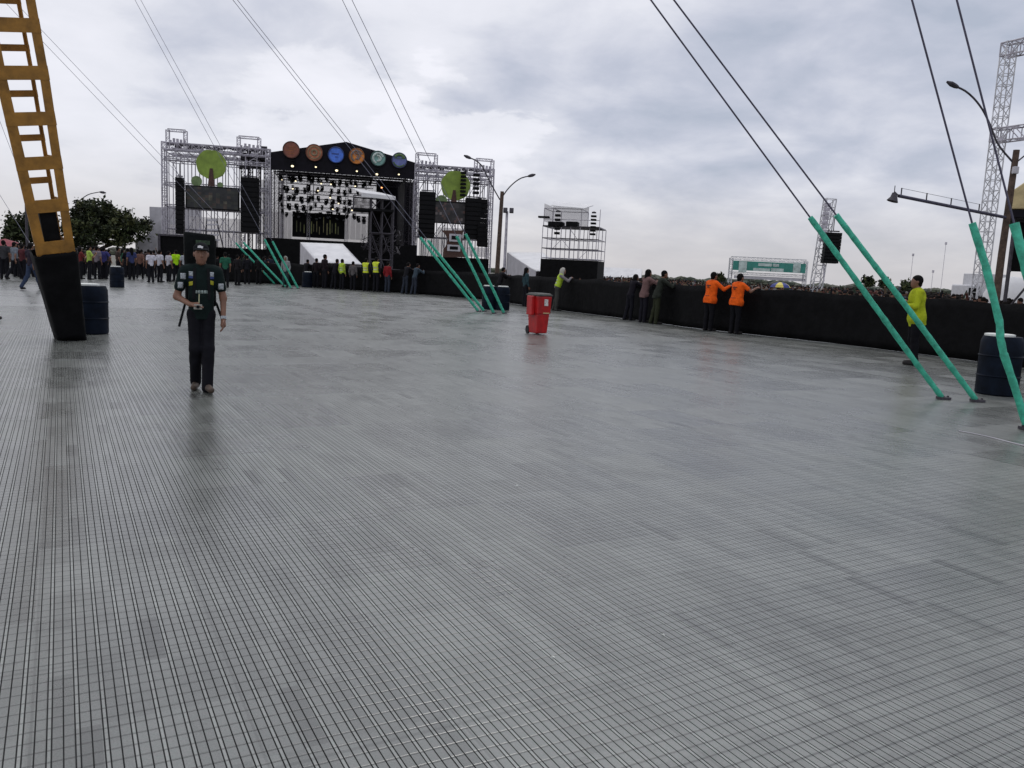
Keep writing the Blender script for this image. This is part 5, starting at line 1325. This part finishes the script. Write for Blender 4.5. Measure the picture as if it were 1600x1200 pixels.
# along the barrier before the stage
row = [(477, 448, 'lean', (.014, .013, .016), 'short', None, 'dark figure at the barrier left end of the white tent', 1.62), (494, 449, 'stand', (.017, .012, .014), 'short', None, 'dark figure in front of the white tent, second from its left end', 1.68),
       (507, 449, 'stand', (.02, .014, .017), 'short', None, 'tallest dark figure in front of the middle of the white tent', 1.92), (522, 450, 'lean', (.016, .014, .02), 'short', None, 'dark figure leaning before the right half of the white tent', 1.72),
       (534, 451, 'stand', (.30, .38, .05), 'short', LIME, 'worker in pale lime vest at the right end of the white tent', 1.70), (551, 452, 'stand', (.11, .10, .10), 'short', None, 'person in grey top between the lime vests', 1.60),
       (571, 455, 'stand', (.02, .02, .025), 'short', (.62, .72, .03), 'worker in bright yellow vest, left of the pair before the stage', 1.80), (587, 454, 'stand', (.02, .02, .025), 'short', (.62, .72, .03), 'worker in bright yellow vest, right of the pair before the stage', 1.88),
       (605, 455, 'stand', (.22, .018, .022), 'short', None, 'person in red top right of the yellow vests', 1.66), (633, 458, 'lean', (.016, .016, .02), 'short', None, 'person in black top and jeans at the barrier right of the red top', 1.70),
       (647, 459, 'lean', (.05, .07, .09), 'short', None, 'person in blue grey jacket at the barrier left of the green sleeves', 1.66)]
for x, y, kd, tp_, hr_, vs_, lab, hh in row:
    p, yw = at_barrier(x, y, .45); person(lab, p, yw + rnd.uniform(-.3, .3), kd, tp_, (.014, .014, .018) if x < 600 else (.03, .036, .05), 'long', hr_, vest=vs_, h=hh)
p = G(446, 449); cp = person('person in mottled white and blue jacket by the farthest green sleeves', p, R(170), 'stand', (.26, .27, .27), (.03, .045, .05), 'long', 'hood', h=1.70, haircol=(.30, .30, .27))
p = G(352, 449); person('person in green shirt right behind the walking man', p, R(20), 'stand', (.025, .115, .07), (.012, .012, .015), 'short', h=1.74)
for x, y, c_, lab in ((371, 446, (.02, .018, .02), 'dark figure beside the green shirt, left of the farthest sleeves'), (386, 444, (.016, .016, .02), 'dark figure behind the lower farthest green sleeve'), (404, 444, (.015, .014, .016), 'dark figure between the farthest green sleeves')):
    person(lab, G(x, y), rnd.uniform(-.5, .5), 'stand', c_, (.012, .012, .014), 'long', h=1.66)
# crowd on the left of the deck
crowd = [(236, 441, (.62, .60, .66), 'person in white shirt, left of the three white shirts'), (250, 441, (.56, .55, .60), 'person in white shirt, middle of the three white shirts'), (264, 440, (.50, .49, .53), 'person in white shirt with grey print, right of the three white shirts'),
         (275, 439, (.45, .80, .02), 'person in neon yellow sleeveless top right of the white shirts'), (289, 440, (.38, .40, .42), 'person in pale grey top left of the walking man'),
         (206, 437, (.045, .055, .14), 'person in dark blue jacket right of the lone drum'), (163, 436, (.05, .05, .17), 'person in blue jacket left of the lone drum'), (140, 437, (.36, .50, .09), 'person in white and lime top beside the ochre mast'),
         (152, 436, (.20, .17, .19), 'person in pale purple top right of the lime top'), (219, 436, (.17, .09, .07), 'person in brown top left of the white shirts'), (185, 435, (.05, .035, .03), 'person in dark brown coat behind the lone drum'),
         (192, 430, (.03, .10, .06), 'person with green top far behind the lone drum'), (50, 453, (.03, .024, .035), 'person in dark coat and blue jeans nearest of the left crowd'), (7, 436, (.05, .05, .055), 'person in black and white jacket at the left edge of the crowd'),
         (24, 437, (.17, .19, .22), 'person in grey blue jacket under the pink parasol'), (63, 436, (.02, .09, .06), 'person with green top just left of the ochre mast'), (36, 436, (.10, .03, .035), 'person in dark red top under the red parasols'), (126, 436, (.16, .03, .03), 'person in red top against the right side of the mast')]
for i, (x, y, c_, lab) in enumerate(crowd):
    person(lab, G(x, y), rnd.uniform(-.9, .9), ['stand', 'hips', 'phone', 'stand', 'stride'][i % 5] if i not in (0, 1, 2, 12) else ('stand' if i < 12 else 'stride'), c_, (.035, .05, .09) if i == 12 else (.014, .014, .018), 'short', 'long' if i % 6 == 5 else 'short', h=rnd.uniform(1.62, 1.8), group='people standing in the left crowd')
q = random.Random(31); pal = [(.016, .015, .02), (.03, .022, .022), (.02, .025, .04), (.05, .035, .03), (.025, .03, .025), (.07, .05, .05)]
for k in range(74):
    x = (q.uniform(-6, 235) if k % 3 else q.uniform(-6, 305)) if k < 60 else q.uniform(300, 445); y = q.uniform(430, 435) if k % 2 else q.uniform(425, 430); y += (x - 130) * .02
    person('dark-clad person in the packed back rows of the left crowd', G(x, y), q.uniform(-1, 1), q.choice(['stand', 'hips', 'phone', 'stand', 'stride', 'raise'] if k % 9 == 0 else ['stand', 'hips', 'stand', 'phone']), q.choice(pal), (.013, .013, .017), q.choice(['short', 'long']), q.choice(['short', 'short', 'long']), h=q.uniform(1.56, 1.82), group='dark-clad people in the back rows of the left crowd')
# the walker cut by the left edge
p = G(-30, 499); person('walker cut off by the left edge, only a dark shoe showing', p, R(-90), 'stride', (.03, .03, .035), (.012, .012, .016), 'long', h=1.70, res=.014)

# ------------------------------------------------------------------ the walking man
p = G(315, 609); wm = thing('person', 'man in dark printed shirt and cap walking towards us across the deck', 'person', (p.x, p.y, .002), rotz=math.atan2(p.x, -p.y) + math.pi * 0 + R(4) if False else face_to(p, CAM) + R(3)); J = pose('walk'); sc = 1.66 / 1.75; wm.scale = (sc * .98, sc * .98, sc)
link('body', npmesh(*body_vol(J, True, True, .90).mesh(.0072, k=.028)), M['skin'], wm)
h = np.array(J['head'])
for sx in (-1, 1):
    mb = MB(); mb.sphere(tuple(h + (sx * .031, .083, .018)), (.013, .010, .007), 10, 7); part('eye', mb, M['eye'], wm, smooth=True)
mb = MB(); mb.tube([tuple(h + (-.022, .0955, -.0575)), tuple(h + (0, .0985, -.0580)), tuple(h + (.022, .0955, -.0575))], .0032, 6); part('lips', mb, mat('lip', (.16, .06, .05), .5), wm)
SH = cloth((.010, .019, .018)); sv_ = shirt_vol(J, 'short', .87, .95); sv_.c((0, -.015, 1.42), (0, -.015, 1.44), .075, .068)
shirt = link('shirt', npmesh(*sv_.mesh(.008, k=.03, infl=.006)), SH, wm)
trs = link('trousers', npmesh(*trousers_vol(J, False, .87).mesh(.008, k=.03)), cloth((.011, .011, .015)), wm)
link('shoes', npmesh(*shoes_vol(J).mesh(.007, k=.02)), mat('tan_shoe', (.060, .040, .028), .7, var=.35, scale=20), wm)
link('hair', npmesh(*hair_vol(J, 'short').mesh(.008, k=.02)), M['hair'], wm)
mb = MB(); c = h + (0, 0, .055); n = 20; vs = []; fs = []
for j in range(7):
    t_ = j / 6 * math.pi / 2
    for k in range(n): a = 2 * math.pi * k / n; vs.append((c[0] + .090 * math.cos(t_) * math.cos(a), c[1] + .106 * math.cos(t_) * math.sin(a) - .006, c[2] + .085 * math.sin(t_)))
for j in range(6):
    for k in range(n): fs.append((j * n + k, j * n + (k + 1) % n, (j + 1) * n + (k + 1) % n, (j + 1) * n + k))
mb.add(vs, fs)
bv = []
for j in range(4):
    for k in range(11): a = math.pi * (.10 + .80 * k / 10); r_ = 1 + .17 * j * (math.sin(a) ** .7); bv.append((c[0] + .088 * r_ ** .35 * math.cos(a), c[1] - .006 + .104 * r_ ** 1.25 * math.sin(a), c[2] + .006 - .016 * j / 3 + .012 * math.sin(a) * (1 - j / 6)))
mb.add(bv, [(j * 11 + k, j * 11 + k + 1, (j + 1) * 11 + k + 1, (j + 1) * 11 + k) for j in range(3) for k in range(10)])
cap = part('cap', mb, cloth((.010, .012, .014)), wm, smooth=True); q_ = cap.modifiers.new('thickness', 'SOLIDIFY'); q_.thickness = .006
mb = MB(); mb.prism([(c[0] + .045, c[1] + .090, c[2] + .020), (c[0] - .012, c[1] + .103, c[2] + .014), (c[0] - .020, c[1] + .098, c[2] + .034), (c[0] + .018, c[1] + .090, c[2] + .048), (c[0] + .040, c[1] + .084, c[2] + .040)], (0, .008, 0)); part('cap_logo', mb, M['white'], cap)
# printed patches follow the cloth of the shirt
me = shirt.data; bvh = BVHTree.FromPolygons([v.co.copy() for v in me.vertices], [tuple(f.vertices) for f in me.polygons])
def decal(name, x0, x1, z0, z1, m, parent=shirt, nx=6, nz=5, skew=0.0, dirn=(0, -1, 0), origin_y=.6, ox=0):
    mb = MB(); vs = []; ok = True
    for i in range(nx + 1):
        for j in range(nz + 1):
            x = x0 + (x1 - x0) * i / nx; z = z0 + (z1 - z0) * j / nz + skew * (x - x0)
            hit = bvh.ray_cast(Vector((x, origin_y, z)), Vector(dirn))
            if hit[0] is None: return None
            vs.append(hit[0] + Vector((0, .005, 0)))
    mb.add(vs, [(i * (nz + 1) + j, (i + 1) * (nz + 1) + j, (i + 1) * (nz + 1) + j + 1, i * (nz + 1) + j + 1) for i in range(nx) for j in range(nz)])
    o = link(name, mb.mesh(), m, parent, True); k_ = o.modifiers.new('thickness', 'SOLIDIFY'); k_.thickness = .003; return o
PW = mat('print_white', (.36, .39, .41), .7, var=.4, scale=60); PB = mat('print_blue', (.03, .05, .17), .7, var=.3, scale=40); PY = mat('print_yellow', (.42, .40, .02), .7, var=.2); PG = mat('print_grey', (.24, .29, .27), .7, var=.5, scale=70)
for sx in (-1, 1):
    xa, xb = (.078, .140) if sx > 0 else (-.140, -.078)
    decal('white_patch', xa, xb, 1.345, 1.40, PW); decal('blue_patch', xa, xb, 1.318, 1.343, PB); decal('yellow_patch', xa, xb, 1.245, 1.292, PY, skew=-.25 * sx)
for x0, x1 in ((.085, .098), (.052, .078), (.012, .046), (-.018, .006), (-.055, -.024), (-.098, -.062)): decal('chest_print', x0, x1, 1.148, 1.185, PG, nx=2, nz=2)
def sleeve_patch(sx, S_, z, m, dy):
    sh, el = np.array(J['sh' + S_]), np.array(J['el' + S_]); c = sh + (el - sh) * z; decal('sleeve_patch', c[0] - .03, c[0] + .03, c[2] - .035, c[2] + .035, m, nx=4, nz=4)
sleeve_patch(1, 'R', .55, PW, 0); sleeve_patch(-1, 'L', .55, PW, 0); sleeve_patch(1, 'R', .2, PW, 0)
# straps, lanyard, wristband
mb = MB()
for sx in (-1, 1):
    pts = []
    for z in (1.44, 1.38, 1.30, 1.22, 1.14, 1.08):
        hit = bvh.ray_cast(Vector((sx * (.075 + .03 * (1.44 - z)), .6, z)), Vector((0, -1, 0)))
        if hit[0]: pts.append(hit[0] + Vector((0, .008, 0)))
    for a, b in zip(pts, pts[1:]): mb.bar(a, b, .035, .006, (0, 1, 0))
strapmat = cloth((.014, .015, .017))
mb2 = MB(); mb2.tube([(0.03, .15, 1.14), (.035, .20, 1.06), (.04, .225, 1.02)], .006, 6); part('lanyard', mb2, mat('pale_cord', (.42, .42, .25), .7), wm)
mb3 = MB(); wr = np.array(J['wrL']); d = np.array(J['hdL']) - wr; d /= np.linalg.norm(d); mb3.tube([tuple(wr - d * .022), tuple(wr + d * .012)], .036, 14); part('wristband', mb3, PW, wm)
mb4 = MB(); hd = np.array(J['hdR']); 
pk_ = thing('handheld_camera', 'small silver camera held at the belly of the walking man', 'camera', tuple(wm.matrix_basis @ Vector((.05, .255, 1.0))), rotz=wm.rotation_euler.z)
mb4.box((0, 0, 0), (.085, .03, .055)); part('camera_body', mb4, mat('silver_plastic', (.35, .34, .30), .35), pk_, bevel=.005); mb4 = MB(); mb4.tube([(0, .012, 0), (0, .032, 0)], .018, 14); part('lens', mb4, M['black'], pk_)
# his tall black pack stands up above his head
bk = thing('backpack', 'tall boxy black pack rising above the head of the walking man', 'backpack', tuple(wm.matrix_basis @ Vector((0, 0, 0))), rotz=wm.rotation_euler.z); bk.scale = wm.scale
q = random.Random(2); mb5 = MB(); mb5.prism([(-.185, -.36, .98), (.165, -.36, .98), (.185, -.36, 1.86), (-.175, -.36, 1.835)], (0, .19, 0)); pb = part('pack_body', mb5, cloth((.010, .012, .012)), bk, bevel=.03)
part('shoulder_straps', mb, strapmat, bk)
for sx, L_ in ((1, .28), (-1, .22)):
    a = Vector((sx * .175, -.05, 1.03)); b = a + Vector((sx * .075, .06, -L_)); mb6 = MB(); mb6.bar(Vector((sx * .12, -.17, 1.06)), a, .03, .006, (0, 1, 0)); mb6.bar(a, b, .028, .006, (0, 1, 0)); part('hanging_strap', mb6, strapmat, bk)
mb7 = MB(); mb7.box((-.03, -.163, 1.74), (.16, .008, .05)); part('pack_label', mb7, mat('faded_green', (.03, .06, .03), .7, var=.4, scale=30), bk)

# ------------------------------------------------------------------ the crowd massed on the field beyond the barrier
q = random.Random(99); mb = MB(); cols = [(.02, .02, .025), (.05, .035, .03), (.10, .04, .035), (.05, .06, .09), (.18, .17, .16), (.035, .05, .035), (.12, .09, .06), (.014, .011, .010), (.20, .11, .08)]
cnt = 0
while cnt < 1500:
    x = q.uniform(900, 1720); Y = q.uniform(24, 120) ** 1.0
    p = V(x, 450, Y); p.z = GZ
    i, n_ = nearest_out(p)
    if (p - bpath[i]).dot(n_) < 1.5 or (x < 1300 and Y < 55): continue
    cnt += 1; hh = q.uniform(1.48, 1.72); a = q.uniform(0, 6.28)
    mb.m = q.randrange(7); ca, sa = math.cos(a), math.sin(a)
    vs = []
    for rx, ry, z in ((.16, .11, .85), (.17, .12, 1.15), (.21, .12, hh - .33), (.07, .07, hh - .22)):
        for k in range(6):
            b = 6.2832 * k / 6; vx, vy = rx * math.cos(b), ry * math.sin(b); vs.append((p.x + vx * ca - vy * sa, p.y + vx * sa + vy * ca, GZ + z))
    mb.add(vs, [(j * 6 + k, j * 6 + (k + 1) % 6, j * 6 + 6 + (k + 1) % 6, j * 6 + 6 + k) for j in range(3) for k in range(6)] + [tuple(range(5, -1, -1))])
    for sx in (-1, 1):
        o = Vector((p.x + sx * .22 * ca, p.y + sx * .22 * sa, GZ + hh - .36)); up_ = q.random() < .04
        mb.tube([o, o + Vector((sx * .06 * ca, sx * .06 * sa, .3 if up_ else -.28)), o + Vector((sx * .04 * ca - .1 * sa, sx * .04 * sa + .1 * ca, .55 if up_ else -.5))], [.055, .045, .035], 5)
        mb.tube([(p.x + sx * .08 * ca, p.y + sx * .08 * sa, GZ + .9), (p.x + sx * .1 * ca, p.y + sx * .1 * sa, GZ + .02)], [.085, .055], 5)
    mb.m = 8; mb.sphere((p.x, p.y, GZ + hh - .12), (.075, .085, .11), 7, 5); mb.m = 7 if q.random() < .85 else q.randrange(7); mb.sphere((p.x + .012 * sa, p.y - .012 * ca, GZ + hh - .085), (.085, .092, .092), 7, 5)
structure('field_crowd', mb, [cloth(c) for c in cols], kind='stuff', smooth=True)['label'] = 'crowd massed on the field beyond the black barrier'
